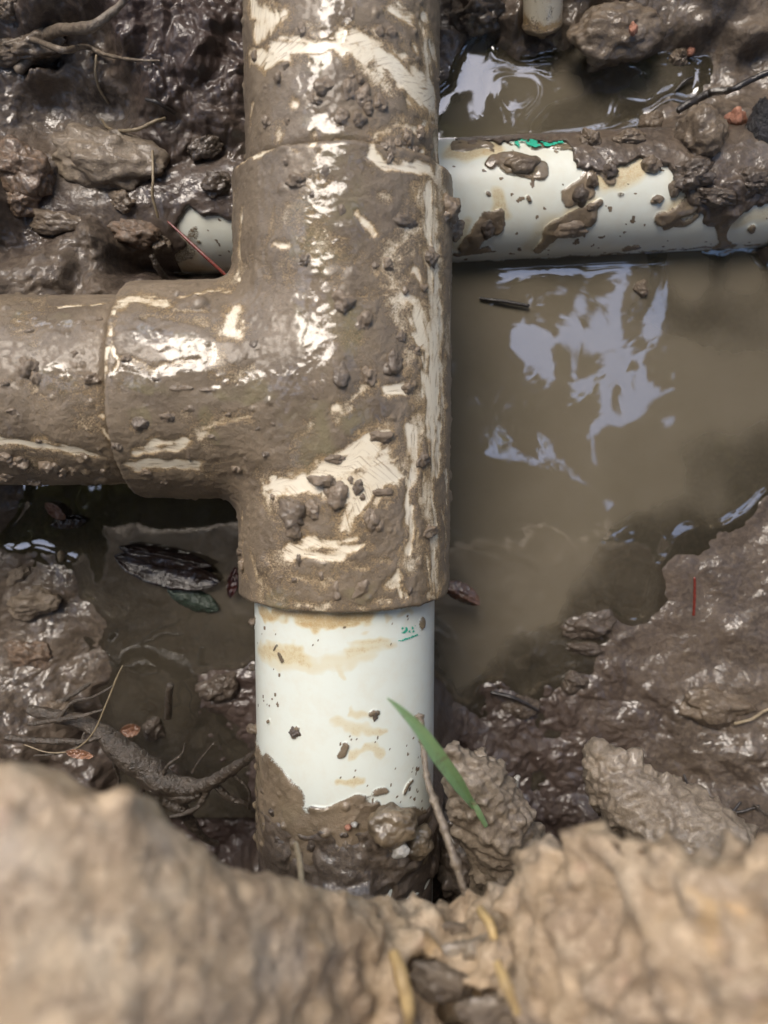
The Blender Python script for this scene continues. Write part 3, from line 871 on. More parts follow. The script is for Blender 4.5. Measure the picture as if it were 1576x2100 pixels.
ALONG = {}
def coat(v, nrm, thick=0.0009, seed=0, base=1.0, scrapes=True, use_wet=True):
    """mud on a pipe: how far each point is pushed out, and the mud, film and wet masks"""
    vw = v + 0.0011 * np.stack([perlin(v * 260, 50), perlin(v * 260, 51), perlin(v * 260, 52)], 1) + 0.0022 * np.stack([perlin(v * 90, 53), perlin(v * 90, 54), 0 * v[:, 0]], 1)
    bare = np.zeros(len(v))
    glow = np.zeros(len(v))
    across = np.zeros(len(v))
    lalong = np.zeros(len(v))
    if scrapes:
        for pts, w, dep, st_ in SCR3:
            d, al = seg_dist(vw, pts)
            ext = max(np.ptp(np.array(pts), axis=0).max(), 1e-6)
            m = d < 3.2 * w
            if not m.any():
                continue
            k = np.zeros(len(v))
            dirn = (pts[-1] - pts[0]) if len(pts) > 1 else np.array([1.0, 0, 0])
            dirn = dirn / max(np.linalg.norm(dirn), 1e-9)
            q = v[m]
            along = (q @ dirn)
            perp = q - along[:, None] * dirn
            streak = perlin(perp * 620 + along[:, None] * np.array([40, 40, 40]), 60) + 0.6 * perlin(perp * 1100 + along[:, None] * np.array([90, 90, 90]), 62)
            k[m] = dep * sstep(1.9 * w, 0.15 * w, d[m] * (1 + 0.3 * perlin(q * 400, 61)) + w * (0.25 + 0.5 * st_) * 0.6 * streak) - st_ * 0.55 * np.maximum(streak, 0)
            sidev = np.cross(nrm[m], dirn)
            up_ = k > bare
            a_ = np.zeros(len(v))
            a_[m] = (q * (sidev / np.maximum(np.linalg.norm(sidev, axis=1), 1e-6)[:, None])).sum(1)
            l_ = np.zeros(len(v))
            l_[m] = along
            across[up_] = a_[up_]
            lalong[up_] = l_[up_]
            bare = np.maximum(bare, k)
            glow[m] = np.maximum(glow[m], min(dep, 0.8) * sstep(2.9 * w, 0.8 * w, d[m] * (1 + 0.35 * perlin(q * 160, 63))))
    # crumbs and small holes in the coat
    sp = perlin(v * 700, 55)
    mott = fbm(v * 130, 3, 56)
    thin = sstep(0.05, 0.75, fbm(v * 46, 3, 64)) * (0.62 + 0.38 * sstep(AX + 0.004, AX + 0.026, v[:, 0]) * (v[:, 2] > AZ - 0.01))
    mud = base - np.maximum(np.maximum(bare * 1.05, 0.62 * glow), 0.68 * thin) + 0.14 * mott
    film = np.clip(1.30 - 1.22 * np.clip(np.maximum(bare, 0.62 * thin), 0, 1) + 0.30 * mott, -0.1, 1.2)
    mud = np.where(bare > 0.8, mud - 0.1, mud)
    mc = np.clip(mud, 0, 1)
    wet = np.zeros(len(v))
    if use_wet:
        for pts, w in WET3:
            d, al = seg_dist(vw, pts)
            wet = np.maximum(wet, sstep(1.6 * w, 0.4 * w, d))
    th = sstep(0.1, 1.05, mc)
    disp = th * (thick + 0.00032 * fbm(v * 120, 3, 57 + seed) + 0.00016 * fbm(v * 520, 3, 58 + seed) * (1 - 0.7 * wet))
    lum = bubbles(v * 120 + seed, 4, 0.22, 0.12, 0.36) / 120 * 0.6 + bubbles(v * 260 + seed, 5, 0.26, 0.12, 0.38) / 260 * 0.7 + bubbles(v * 560 + seed, 6, 0.30, 0.12, 0.4) / 560
    disp += th * lum * (0.35 + 0.65 * sstep(-0.1, 0.35, perlin(v * 30, 59 + seed)))
    disp += sstep(0.15, 0.5, mc) * 0.00012 * np.maximum(sp, 0)
    ALONG['across'], ALONG['along'] = across, lalong
    return np.clip(disp, 0, 0.004), mud, film, wet

def cyl_grid(p0, ax, r, length, nth, ns, up=np.array([0, 0, 1.0])):
    """open tube round a line from p0 along ax, seam underneath"""
    side = np.cross(ax, up)
    th = np.linspace(-math.pi, math.pi, nth, endpoint=False)
    s = np.linspace(0, length, ns)
    TH, S = np.meshgrid(th, s, indexing='ij')
    n = np.cos(TH)[..., None] * up + np.sin(TH)[..., None] * side
    v = p0 + S[..., None] * ax + r * n
    return v.reshape(-1, 3), n.reshape(-1, 3), grid_quads(nth, ns, True)

run = bpy.data.objects.new('tee_pipe_run', None)
COL.objects.link(run)
run.location = (AX, BY, 0)
run['label'] = 'mud-caked white plastic tee joint with its three glued pipes above the puddles'
run['category'] = 'pipe joint'
RUN_INV = Matrix.Translation((-AX, -BY, 0))
def part_of(parent, name, me, kind=None, label=None):
    o = obj(name, me, parent, label=label, kind=kind)
    if parent is run or parent.parent is run:
        if parent is run:
            o.matrix_parent_inverse = RUN_INV
    return o

# tee fitting
tv, tq = surface_nets(sd_tee, (BX - 0.003, TY0 - 0.003, AZ - RT - 0.003), (AX + RT + 0.003, TY1 + 0.003, AZ + RT + 0.003), 0.00056)
for _ in range(3):
    tn = num_normals(sd_tee, tv)
    tv = tv - tn * sd_tee(tv)[:, None] * 0.9
dsp, mud, film, wet = coat(tv, tn, 0.0005, 0)
# the mouth of the near socket is rubbed: thin tan film along its edge
tee = part_of(run, 'tee_fitting', mesh_np('tee_fitting', tv + tn * dsp[:, None], tq, M['pvc'], True, {'mud': mud, 'film': film, 'wet': wet, 'white': np.zeros(len(tv)), **ALONG}))
# far pipe
v, n, q = cyl_grid(np.array([AX, TY1 - 0.012, AZ]), np.array([0, 1.0, 0]), RP, 0.135, 420, 270)
dsp, mud, film, wet = coat(v, n, 0.0004, 3)
dsp = (dsp + 0.0009) * sstep(TY1 + 0.0004, TY1 + 0.0035, v[:, 1]) - 0.0009
far_pipe = part_of(run, 'far_pipe', mesh_np('far_pipe', v + n * dsp[:, None], q, M['pvc'], True, {'mud': mud, 'film': film, 'wet': wet, 'white': np.zeros(len(v)), **ALONG}), label='mud-smeared pipe leaving the tee at the top')
# branch pipe
v, n, q = cyl_grid(np.array([BX + 0.012, BY, AZ]), np.array([-1.0, 0, 0]), RP, 0.125, 420, 250)
dsp, mud, film, wet = coat(v, n, 0.0004, 6)
dsp = (dsp + 0.0009) * sstep(BX - 0.0004, BX - 0.0035, v[:, 0]) - 0.0009
branch_pipe = part_of(run, 'branch_pipe', mesh_np('branch_pipe', v + n * dsp[:, None], q, M['pvc'], True, {'mud': mud, 'film': film, 'wet': wet, 'white': np.zeros(len(v)), **ALONG}), label='brown mud-covered side pipe running left')

# near pipe: clean white below the joint, muddy at its foot
def near_pipe():
    L = 0.150
    v, n, q = cyl_grid(np.array([AX, TY0 + 0.012, AZ]), np.array([0, -1.0, 0]), RP, L, 460, 300)
    vw = v + 0.0016 * np.stack([perlin(v * 160, 70), perlin(v * 160, 71), perlin(v * 160, 72)], 1)
    vf = v + 0.0036 * np.stack([perlin(v * 95, 77), 0.6 * perlin(v * 120, 78), 0 * v[:, 0]], 1) + 0.0012 * np.stack([perlin(v * 400, 79), perlin(v * 400, 80), 0 * v[:, 0]], 1)
    mud = np.full(len(v), -0.2)
    film = np.full(len(v), -0.25)
    def blot(pts, w, val, arr, soft=1.4):
        P = [hit(*p) for p in pts]
        d, _ = seg_dist(vw if arr is mud else vf, P)
        k = sstep(soft * w * PXM * 1.03, 0.6 * w * PXM, d)
        np.maximum(arr, arr * (1 - k) + val * k, out=arr)
    for pts, w, val in [([(530,1570),(540,1640),(570,1700)],58,1.15),([(560,1590),(590,1640)],42,1.15),([(520,1700),(650,1720),(760,1710),(870,1720)],62,1.15),([(640,1660),(720,1650),(790,1620)],11,1),([(700,1665),(770,1660)],18,1.0),
                        ([(605,1500)],13,1.1),([(550,1482)],6,1.1),([(765,1468),(772,1470)],9,1.0),([(575,1345),(580,1355)],8,1),([(868,1277)],12,.9),([(840,1665),(870,1690)],16,1),([(836,1625),(845,1600)],7,.9),([(515,1450),(520,1520)],10,1),([(524,1265),(520,1290)],8,.9),
                        ([(560,1330),(575,1315)],4,.8),([(700,1545),(706,1528)],7,.9),([(520,1640),(515,1560)],14,1.0)]:
        blot(pts, w, val, mud)
    for pts, w, val in [([(535,1250),(600,1264),(680,1268),(760,1262)],12,.85),([(640,1272),(720,1274)],9,.7),([(800,1258),(880,1246)],6,.5),([(535,1335),(570,1342),(620,1345)],18,.62),([(720,1335),(760,1328),(795,1320)],12,.50),([(540,1345),(610,1362),(700,1358),(760,1345)],16,.36),
                        ([(700,1480),(770,1500)],12,.42),([(735,1505),(790,1500)],7,.5),([(720,1545),(780,1540)],8,.5),([(690,1605),(740,1605)],9,.6),([(730,1455),(760,1465)],7,.5),([(560,1290),(760,1300)],5,.30),([(700,1365),(712,1390)],5,.4)]:
        blot(pts, w, val * 0.9, film, 2.3)
    ring_ = v[:, 1] - hit(700, 1305)[1]
    film += 0.10 * np.sin(ring_ * 2600) * np.exp(-(ring_ / 0.006) ** 2)
    rng = random.Random(4)
    specks = [(543,1288,3.5),(573,1385,3),(562,1372,1.6),(540,1428,2.4),(565,1425,3),(541,1437,2),(548,1444,2.2),(553,1447,2.2),(558,1434,2),(570,1445,3.5),(530,1446,3)]
    for _ in range(34):
        specks.append((rng.uniform(690, 870), rng.uniform(1500, 1650), rng.uniform(0.9, 2.4)))
    for _ in range(24):
        specks.append((rng.uniform(835, 882), rng.uniform(1540, 1690), rng.uniform(1.5, 4)))
    for _ in range(16):
        specks.append((rng.uniform(525, 880), rng.uniform(1255, 1330), rng.uniform(0.8, 1.8)))
    speck = np.full(len(v), -0.2)
    for px, py, w in specks:
        d = np.linalg.norm(v - hit(px, py), axis=1)
        np.maximum(speck, np.where(d < w * PXM * 1.25, 1.7, -0.2), out=speck)
    mud += 0.16 * perlin(v * 420, 74) * (mud > 0.1)
    th = sstep(0.4, 0.9, mud)
    dsp = th * (0.0005 + 0.0006 * np.maximum(fbm(v * 160, 3, 75), -0.4) + bubbles(v * 200, 7, 0.5, 0.15, 0.4) / 200 * 0.8)
    mud = np.maximum(mud, speck)
    y = v[:, 1]
    wet = np.where(mud > 0.4, 0.5 + 0.4 * perlin(v * 60, 76), 0.1)
    return part_of(run, 'near_pipe', mesh_np('near_pipe', v + n * dsp[:, None], q, M['pvc'], True, {'mud': mud, 'film': film, 'wet': wet, 'white': np.ones(len(v))}), label='clean pale white pipe leaving the tee at the bottom')
near = near_pipe()

# ------------------------------------------------------------------ blobs: lumps, clods, pebbles
ICO = {}
def ico(sub):
    if sub not in ICO:
        bm = bmesh.new()
        bmesh.ops.create_icosphere(bm, subdivisions=sub, radius=1)
        bm.verts.ensure_lookup_table()
        ICO[sub] = (np.array([w.co[:] for w in bm.verts]), np.array([[w.index for w in f.verts] for f in bm.faces]))
        bm.free()
    return ICO[sub]

def blob_mesh(name, radii, seed, mat, rough=0.35, sub=4, rot=None, lumps=0.5, fine=0.08, centre=(0, 0, 0)):
    """irregular lump of mud or stone, its surface pushed in and out at three scales"""
    d, f = ico(sub)
    r = 1 + rough * 0.7 * fbm(d * 1.1 + seed * 3.7, 2, seed % 40) + fine * 0.7 * fbm(d * 4.5 + seed, 3, seed % 30)
    rk = np.random.RandomState(seed + 900)
    for k in range(16):
        c = rk.normal(size=3)
        c /= np.linalg.norm(c)
        w = rk.uniform(0.015, 0.14)
        r += lumps * rk.uniform(-0.12, 0.42) * np.exp(-(1 - d @ c) / w)
    v = d * r[:, None] * np.array(radii)
    if rot is not None:
        v = v @ np.array(rot.to_matrix()).T if hasattr(rot, 'to_matrix') else v @ np.array(rot).T
    v = v + np.array(centre)
    return mesh_np(name, v, f, mat)

from mathutils import Euler
# mud lumps that cling to the pipework: pixel, half sizes in pixels, height in pixels
LUMPS_TEE = [(610,372,17,24,16),(590,330,11,9,10),(668,352,12,10,8),(705,620,30,28,24),(745,655,30,20,18),(625,535,15,12,10),(918,432,32,34,34),(930,470,24,34,28),(882,528,20,20,16),(795,540,17,14,12),(770,545,9,8,8),(832,455,13,28,12),
 (665,985,16,30,22),(690,1020,34,26,22),(600,1055,34,32,30),(605,1085,25,22,24),(640,1045,22,18,16),(735,1000,16,12,10),(720,985,8,7,7),(745,1020,8,7,6),(868,942,17,18,16),(880,1090,16,28,14),(783,895,15,26,12),(548,930,13,11,12),(485,960,13,15,14),(575,1185,8,10,9),(605,1190,7,8,8),(745,1210,26,20,12),(690,1215,20,14,10),
 (615,1150,14,7,8),(690,940,22,9,8),(260,737,13,10,10),(292,868,22,16,14),(345,855,17,14,14),(390,838,12,9,9),(320,780,16,10,10),(370,795,26,9,9),(425,800,24,8,8),(240,915,13,11,11),(440,895,15,8,7),(300,968,16,9,8),(340,985,12,10,10),(388,935,5,16,6),
 (835,795,11,13,11),(805,745,30,22,16),(855,720,9,11,9),(650,800,26,22,10),(700,770,26,22,12),(760,770,22,16,12),(500,1160,16,14,14),(495,1130,10,16,10),(760,1065,24,16,10),(780,1080,18,10,8),(520,705,20,12,6),(830,595,9,9,8),(868,590,11,11,10),(820,690,14,12,9),(560,640,10,8,6),(700,430,12,9,8),(640,400,9,8,7),(790,1010,10,26,8),
 (660,1180,12,7,7),(840,1210,12,9,8),(560,1020,8,7,7),(470,850,8,7,7),(530,880,7,6,6),(560,870,6,6,6),(505,940,8,7,7)]
LUMPS_FAR = [(575,160,17,14,12),(590,135,10,9,9),(660,180,22,22,18),(650,205,15,13,12),(720,185,24,20,16),(745,200,20,18,14),(700,240,20,16,15),(735,245,18,16,15),(755,225,14,13,12),(780,215,18,17,14),(550,252,16,13,13),(545,180,8,8,8),(590,250,7,7,6),(780,65,12,12,10),(800,70,14,18,10),(835,282,18,14,12),(815,300,16,10,10),(860,275,14,12,11),(800,310,22,10,10),(850,310,14,10,9),(525,115,10,8,10),(620,60,16,10,8),(720,25,14,10,9),(790,300,12,9,8),(720,160,10,8,8),(740,165,9,8,8)]
LUMPS_BRANCH = [(105,955,20,20,22),(125,965,16,14,18),(40,945,26,14,20),(75,985,16,12,14),(15,935,16,14,16),(190,775,18,14,14),(60,755,20,24,16),(12,785,14,12,12),(155,725,11,9,9),(165,665,16,9,8),(205,655,9,7,7),(60,680,12,8,7),(25,842,12,8,9),(40,850,9,8,8),(80,905,9,6,6),(150,960,12,10,12),(175,935,12,9,10),(215,965,12,12,10),(10,975,20,14,18),(75,775,12,18,8)]
LUMPS_NEAR = [(605,1500,11,15,13),(520,1495,12,14,14),(515,1370,8,8,8),(520,1275,9,12,10),(560,1665,10,10,10),(545,1690,9,8,9),(578,1722,15,17,15),(722,1690,9,9,9),(705,1712,11,12,11),(650,1700,9,7,8),(770,1468,12,7,6),(712,1735,16,12,12),(640,1735,14,12,12),(540,1620,9,8,8),(690,1740,12,10,10)]
rl = random.Random(5)
def add_lumps(parent, lst, mats, seed):
    for k, (px, py, a, b_, hgt) in enumerate(lst):
        c = hit(px, py)
        s = (CAMZ - c[2]) / FPX * 1.02
        n = num_normals(sd_work, c[None])[0]
        rot = Vector(n).to_track_quat('Z', 'Y').to_matrix()
        me = blob_mesh('mud_lump', (a * s * 0.86, b_ * s * 0.86, hgt * s * 0.9), seed + k, mats[k % len(mats)], 0.55, 4 if max(a, b_) > 12 else 3, rot, 0.75, 0.20)
        o = obj('mud_lump', me, parent)
        o.matrix_parent_inverse = RUN_INV if parent is run else Matrix.Identity(4)
        o.location = c + n * hgt * s * -0.2
add_lumps(tee, LUMPS_TEE, [M['lump'], M['lump'], M['clod']], 100)
add_lumps(far_pipe, LUMPS_FAR, [M['lump']], 200)
add_lumps(branch_pipe, LUMPS_BRANCH, [M['lump']], 300)
add_lumps(near, LUMPS_NEAR, [M['clod_dark'], M['clod']], 400)

# green primer smear: a thin raised sheet lying on the pipe
def paint_patch(name, parent, f, x0, x1, y0, y1, mask, lift=0.0002, step=1.6):
    us = np.arange(x0, x1, step)
    vs = np.arange(y0, y1, step)
    pts = np.array([[hit(u, w, f) for w in vs] for u in us])
    flat = pts.reshape(-1, 3)
    n = num_normals(f, flat)
    U, V = np.meshgrid(us, vs, indexing='ij')
    keep = mask(U.ravel(), V.ravel(), flat)
    q = grid_quads(len(us), len(vs))
    q = q[keep[q].all(1)]
    used = np.unique(q)
    rm = np.full(len(flat), -1)
    rm[used] = np.arange(len(used))
    return obj(name, mesh_np(name, flat[used] + n[used] * lift, rm[q], M['green_paint']), parent)
paint_patch('paint_mark', near, sd_work, 815, 858, 1276, 1316,
            lambda u, v, p: ((np.abs(v - 1290 + 0.12 * (u - 838)) < 7 + 4 * perlin(p * 600, 81)) & (u > 821) & (u < 852) & (perlin(p * 900, 82) > -0.25)) |
                            (np.abs((v - 1309) + 0.35 * (u - 835)) < 2.6 + 1.2 * perlin(p * 700, 84)))

# ------------------------------------------------------------------ cross pipe beneath the tee
cross = bpy.data.objects.new('cross_pipe', None)
COL.objects.link(cross)
cross.location = (0, C0[1], 0)
cross['label'] = 'speckled white pipe lying across the puddle beneath the tee joint'
cross['category'] = 'pipe'
CINV = Matrix.Translation((0, -C0[1], 0))
def cross_wall():
    v, n, q = cyl_grid(C0 - CDIR * 0.20, CDIR, CR, 0.38, 300, 760)
    vw = v + 0.0020 * np.stack([perlin(v * 150, 90), perlin(v * 150, 91), perlin(v * 150, 92)], 1)
    mud = np.full(len(v), -0.15) + 0.10 * fbm(v * 60, 2, 93)
    film = np.full(len(v), -0.12) + 0.22 * fbm(v * 45, 3, 94)
    ms = CAMZ / FPX * 0.93
    def blot(pts, w, val, arr, soft=1.3):
        P = [hit(px, py, sd_cross) for px, py in pts]
        d, _ = seg_dist(vw, P)
        k = sstep(soft * w * ms, 0.7 * w * ms, d)
        np.maximum(arr, arr * (1 - k) + val * k, out=arr)
    for pts, w, val in [([(1000,342),(1015,325)],8,1),([(1040,330),(1080,340),(1100,345)],24,1.1),([(1010,450),(990,475),(960,500)],22,1.05),([(1025,435),(1020,470)],13,1.05),([(940,520),(1000,510)],10,.9),
                        ([(1130,480),(1170,460),(1205,440)],22,1.1),([(1195,430),(1225,412)],9,1),([(1120,490),(1110,512)],12,.95),([(1165,410),(1195,385),(1212,350)],15,1.05),([(1160,415),(1215,392)],8,.8),([(1350,408)],10,1.1),([(1360,450),(1400,425),(1440,405)],18,.95),([(1365,465),(1395,455)],10,.8),
                        ([(1480,420),(1484,470),(1478,505)],14,1.05),([(1400,460),(1450,430)],10,.7),([(1540,475)],9,.9),([(1085,405)],6,.9),([(1000,395)],6,.8),([(1270,395)],6,.6),([(1100,300),(1200,305)],10,.8),([(930,300),(1000,298)],12,1.0),([(1230,350),(1255,368)],14,1),([(1285,510),(1310,505)],12,.9),([(930,540),(1560,500)],7,.75),
                        ([(400,480),(385,520),(360,535)],14,.55),([(360,560),(420,575),(470,578)],16,1.0),([(410,495)],4,1)]:
        blot(pts, w, val, mud)
    for pts, w, val in [([(1020,400),(1030,440)],14,.55),([(1200,420),(1180,440)],22,.5),([(1390,430),(1440,400)],26,.62),([(1300,345),(1240,370)],22,.6),([(1500,460),(1560,440)],16,.45),([(930,310),(1010,305)],18,.6),([(950,460),(930,500)],15,.45),([(370,510),(400,545)],24,.5),([(1130,470),(1100,500)],24,.4)]:
        blot(pts, w, val, film, 1.7)
    sp = perlin(v * 420, 95)
    th = sstep(0.45, 0.95, mud)
    mud = np.maximum(mud, np.where(sp > 0.66, 1.6, -1))
    dsp = th * (0.0007 + 0.0007 * np.maximum(fbm(v * 150, 3, 96), -0.5))
    wet = np.where(mud > 0.4, 0.45 + 0.4 * perlin(v * 60, 97), 0.12)
    o = obj('pipe_wall', mesh_np('pipe_wall', v + n * dsp[:, None], q, M['pvc'], True, {'mud': mud, 'film': film, 'wet': wet, 'white': np.full(len(v), 0.85)}), cross)
    o.matrix_parent_inverse = CINV
    return o
cw = cross_wall()
for k, (px, py, a, b_, hgt) in enumerate([(1072,338,36,22,18),(1190,398,17,20,16),(1172,470,34,18,14),(1212,425,11,9,9),(1000,470,16,24,10),(1350,408,13,9,8),(1215,372,14,16,14),(1250,352,17,16,16),(1335,340,22,17,16),(1430,400,20,22,16),(1490,405,26,16,16),(1385,385,14,18,14)]):
    c = hit(px, py, sd_cross)
    s = (CAMZ - c[2]) / FPX
    n = num_normals(sd_cross, c[None])[0]
    o = obj('mud_lump', blob_mesh('mud_lump', (a * s * 0.85, b_ * s * 0.85, hgt * s * 0.85), 500 + k, M['clod_dark'] if k % 3 == 1 else M['clod'], 0.4, 4, Vector(n).to_track_quat('Z', 'Y').to_matrix(), 0.6), cw)
    o.location = c + n * hgt * s * 0.15
o = paint_patch('paint_mark', cw, sd_cross, 1030, 1172, 274, 316,
            lambda u, v, p: (np.abs(v - (296 - (u - 1100) * 0.07)) < 8.5 + 5 * perlin(p * 250, 85)) & (u > 1044 + 5 * perlin(p * 300, 87)) & (u < 1162) & (perlin(p * 500, 86) > -0.42 + 0.3 * (u < 1085)), 0.0009, 2.0)
#__THINGS__
# ------------------------------------------------------------------ near bank: an undercut lip of drier soil close to the lens
BANK_EDGE = [(-500,1560,.150),(-250,1545,.152),(0,1545,.156),(80,1562,.157),(170,1605,.157),(265,1592,.156),(300,1650,.155),(400,1700,.153),(470,1758,.150),(540,1768,.147),(600,1800,.143),(700,1835,.137),(800,1862,.130),(930,1868,.126),(1020,1850,.126),(1062,1800,.136),(1110,1765,.140),(1180,1705,.146),(1250,1682,.150),(1310,1702,.150),(1400,1730,.150),(1500,1770,.152),(1576,1745,.155),(1800,1720,.158),(2100,1720,.160)]
be = np.array([[*at_z(a, b - 15 + 40 * math.exp(-((a - 380) / 230) ** 2), z + 0.010 + 0.026 * (1 - math.exp(-((a - 900) / 210) ** 2)))] for a, b, z in BANK_EDGE])
bxs = np.linspace(-0.22, 0.22, 200)
bsm = np.interp(bxs, be[:, 0], be[:, 1])
for _ in range(120):
    bsm[1:-1] = 0.5 * bsm[1:-1] + 0.25 * (bsm[2:] + bsm[:-2])
bzs = np.interp(bxs, be[:, 0], be[:, 2])
for _ in range(60):
    bzs[1:-1] = 0.5 * bzs[1:-1] + 0.25 * (bzs[2:] + bzs[:-2])
def bank_fields(x, y):
    ye = np.interp(x, be[:, 0], be[:, 1])
    zl = np.interp(x, be[:, 0], be[:, 2])
    return ye, zl
def smax(a, b, k):
    return -smin(-a, -b, k)
def sd_bank(p):
    x, y, z = p[:, 0], p[:, 1], p[:, 2]
    ye, zl = bank_fields(x, y)
    back = ye - y
    backs = np.interp(x, bxs, bsm) - y
    zl = zl + 0.0
    top = np.interp(x, bxs, bzs) + 0.004 + 0.045 * (1 - np.exp(-np.maximum(backs, 0) / 0.06))
    # the cleft between the left bank and the right clump
    cl = np.abs(x - (0.002 - 0.45 * (y + 0.086) + 0.0020 * np.sin(y * 260)))
    top = top - 0.07 * np.exp(-(cl / 0.0060) ** 2) * sstep(0.002, 0.010, back)
    under = zl - 0.004 - 1.0 * np.maximum(back, 0)
    d = smax((y - ye) * 0.8, (z - top) * 0.85, 0.006)
    d = smax(d, (under - z) * 0.6, 0.008)
    return smax(d, np.abs(x) - 0.20 + 0.5 * np.maximum(np.abs(x) - 0.15, 0), 0.01)
def make_bank():
    v, q = surface_nets(sd_bank, (-0.215, -0.285, 0.0), (0.215, -0.02, 0.225), 0.0017)
    n = num_normals(sd_bank, v, 1e-3)
    r = sstep(0.010, 0.030, v[:, 0])
    diag = np.stack([v[:, 0] * 0.8 + v[:, 1] * 0.55, v[:, 0] * 0.25 - v[:, 1] * 0.25, v[:, 2]], 1)
    d = 0.0014 * fbm(v * 55, 3, 110) + 0.0009 * fbm(v * 200, 3, 111) + 0.0009 * perlin(v * 105, 114) + bubbles(v * 150, 8, 0.35, 0.15, 0.45) / 150 * 0.8 + bubbles(v * 330, 9, 0.4, 0.15, 0.45) / 330 * 1.4 + 0.0011 * np.maximum(fbm(v * 330, 2, 117), 0)
    left = sstep(0.004, -0.008, v[:, 0])
    d = d * (1 - 0.45 * left)
    mid = np.exp(-((v[:, 0] - 0.006) / 0.016) ** 2)
    d = d + mid * (0.0035 * fbm(v * 130, 3, 115) + 0.004 * (ridged(v * 90, 2, 116) - 0.5))
    d += r * (0.005 * (ridged(diag * 75, 2, 112) - 0.45) + 0.0028 * fbm(diag * 240, 2, 113))
    v = v + n * (d - 0.0008)[:, None]
    obj('bank', mesh_np('bank', v, q, M['bank']), kind='structure')
make_bank()

# ------------------------------------------------------------------ clods, stones and pebbles lying in the pit
def clod(name, px, py, a, b_, hgt, mat, seed, label, cat, group=None, turn=0.0, rough=0.4, lumps=0.6, z=None, sub=5, lift=0.25, fine=0.09):
    c = on_ground(px, py) if z is None else at_z(px, py, z)
    s = (CAMZ - c[2]) / FPX
    me = blob_mesh(name, (a * s * 0.88, b_ * s * 0.88, hgt * s), seed, mat, rough, sub, Euler((0, 0, math.radians(turn))), lumps, fine)
    o = obj(name, me, label=label, category=cat, group=group)
    o.location = c + np.array([0, 0, hgt * s * (lift if cat != 'mud clod' else -0.12)])
    return o
G1 = 'mud clods lying in the pit'
CLODS = [
 (215,322,108,62,40,'clod_pale',1,'broad pitted grey-tan mud clod below the crossed twigs',-12),
 (45,345,62,52,40,'clod_red',2,'reddish clay clod poking in at the left edge',-25),
 (40,415,42,30,30,'clod_red',3,'small reddish clay clod under the larger one at the left edge',20),
 (275,478,52,26,26,'clod_red',4,'orange-tinged clay lump beside the red pine needle',-8),
 (330,500,22,18,18,'clod',5,'small brown mud lump at the tip of the red needle',0),
 (420,300,40,26,24,'clod_dark',6,'dark glossy mud clod left of the tee rim',15),
 (448,378,36,28,24,'clod_dark',7,'dark wet clod above the left stub of white pipe',0),
 (255,415,26,20,20,'clod',8,'small rounded clod under the broad grey-tan one',0),
 (60,95,70,30,30,'clod',9,'smooth brown mud lump at the thin twig\'s left end',10),
 (18,15,26,24,24,'clod',10,'rounded wet lump in the top left corner',0),
 (120,455,60,26,22,'clod',11,'glistening mud ridge above the left mud shelf',-8),
 (985,22,58,36,40,'clod_dark',12,'crumbly dark clod between the far pipe and the stub of riser',0),
 (1262,62,92,56,42,'clod',13,'big rounded mud clod with a red crumb at the far shore',8),
 (1440,288,52,58,46,'clod',14,'tall wet mud clod under the black twig',-15),
 (1425,355,40,34,30,'clod_dark',15,'dark clod sitting on the cross pipe below the tall clod',10),
 (1548,372,38,26,26,'clod_dark',16,'dark shiny clod on the cross pipe at the right edge',0),
 (1470,405,46,20,22,'clod_dark',17,'flat dark clod on the cross pipe before the right edge',-10),
 (1210,288,24,20,18,'clod',18,'small mud lump on the shore right of the green paint',0),
 (1290,285,34,20,20,'clod',19,'oval mud lump above the cross pipe\'s bare middle',0),
 (1340,255,26,24,20,'clod',20,'rounded pale lump in the mud left of the tall clod',0),
 (1395,118,20,17,17,'clod',21,'little bubble-like lump in the shallow far water',0),
 (1315,592,17,17,12,'clod',22,'small round lump breaking the big puddle\'s surface',0),
 (1210,1285,58,32,24,'clod_dark',23,'oval half-sunk clod at the puddle\'s near shore',8),
 (1200,1330,46,18,16,'clod_dark',24,'flat sunk clod just below the oval one at the shore',-5),
 (1470,1445,74,44,30,'clod',25,'broad brown mud lump in the right-hand shore',-10),
 (1070,1450,40,26,22,'clod_dark',26,'dark lump in the hollow right of the white pipe',10),
 (1180,1400,32,24,20,'clod_dark',27,'dim rounded clod in the wet hollow below the oval clod',0),
 (65,1235,66,34,26,'clod_pale',28,'wet grey mud clod in the left of the shaded pool',10),
 (60,1345,56,40,26,'clod_red',29,'tan-brown mud clod at the left edge above the roots',-10),
 (120,1455,34,26,24,'clod',30,'shiny mud knob where the root comes out',0),
 (450,1410,42,28,26,'clod_dark',31,'dark crumbly clod left of the white pipe',20),
 (315,1495,24,28,22,'clod_dark',32,'round dark lump just above the thick root',0),
 (40,1180,28,22,18,'clod_pale',33,'little pointed mud crest in the shaded pool',30),
]
for px, py, a, b_, hg_, mt, sd_, lab, turn in CLODS:
    clod('mud_clod', px, py, a, b_, hg_, M[mt], sd_ * 7 + 1, lab, 'mud clod', G1, turn, 0.5, 0.55, fine=0.16)

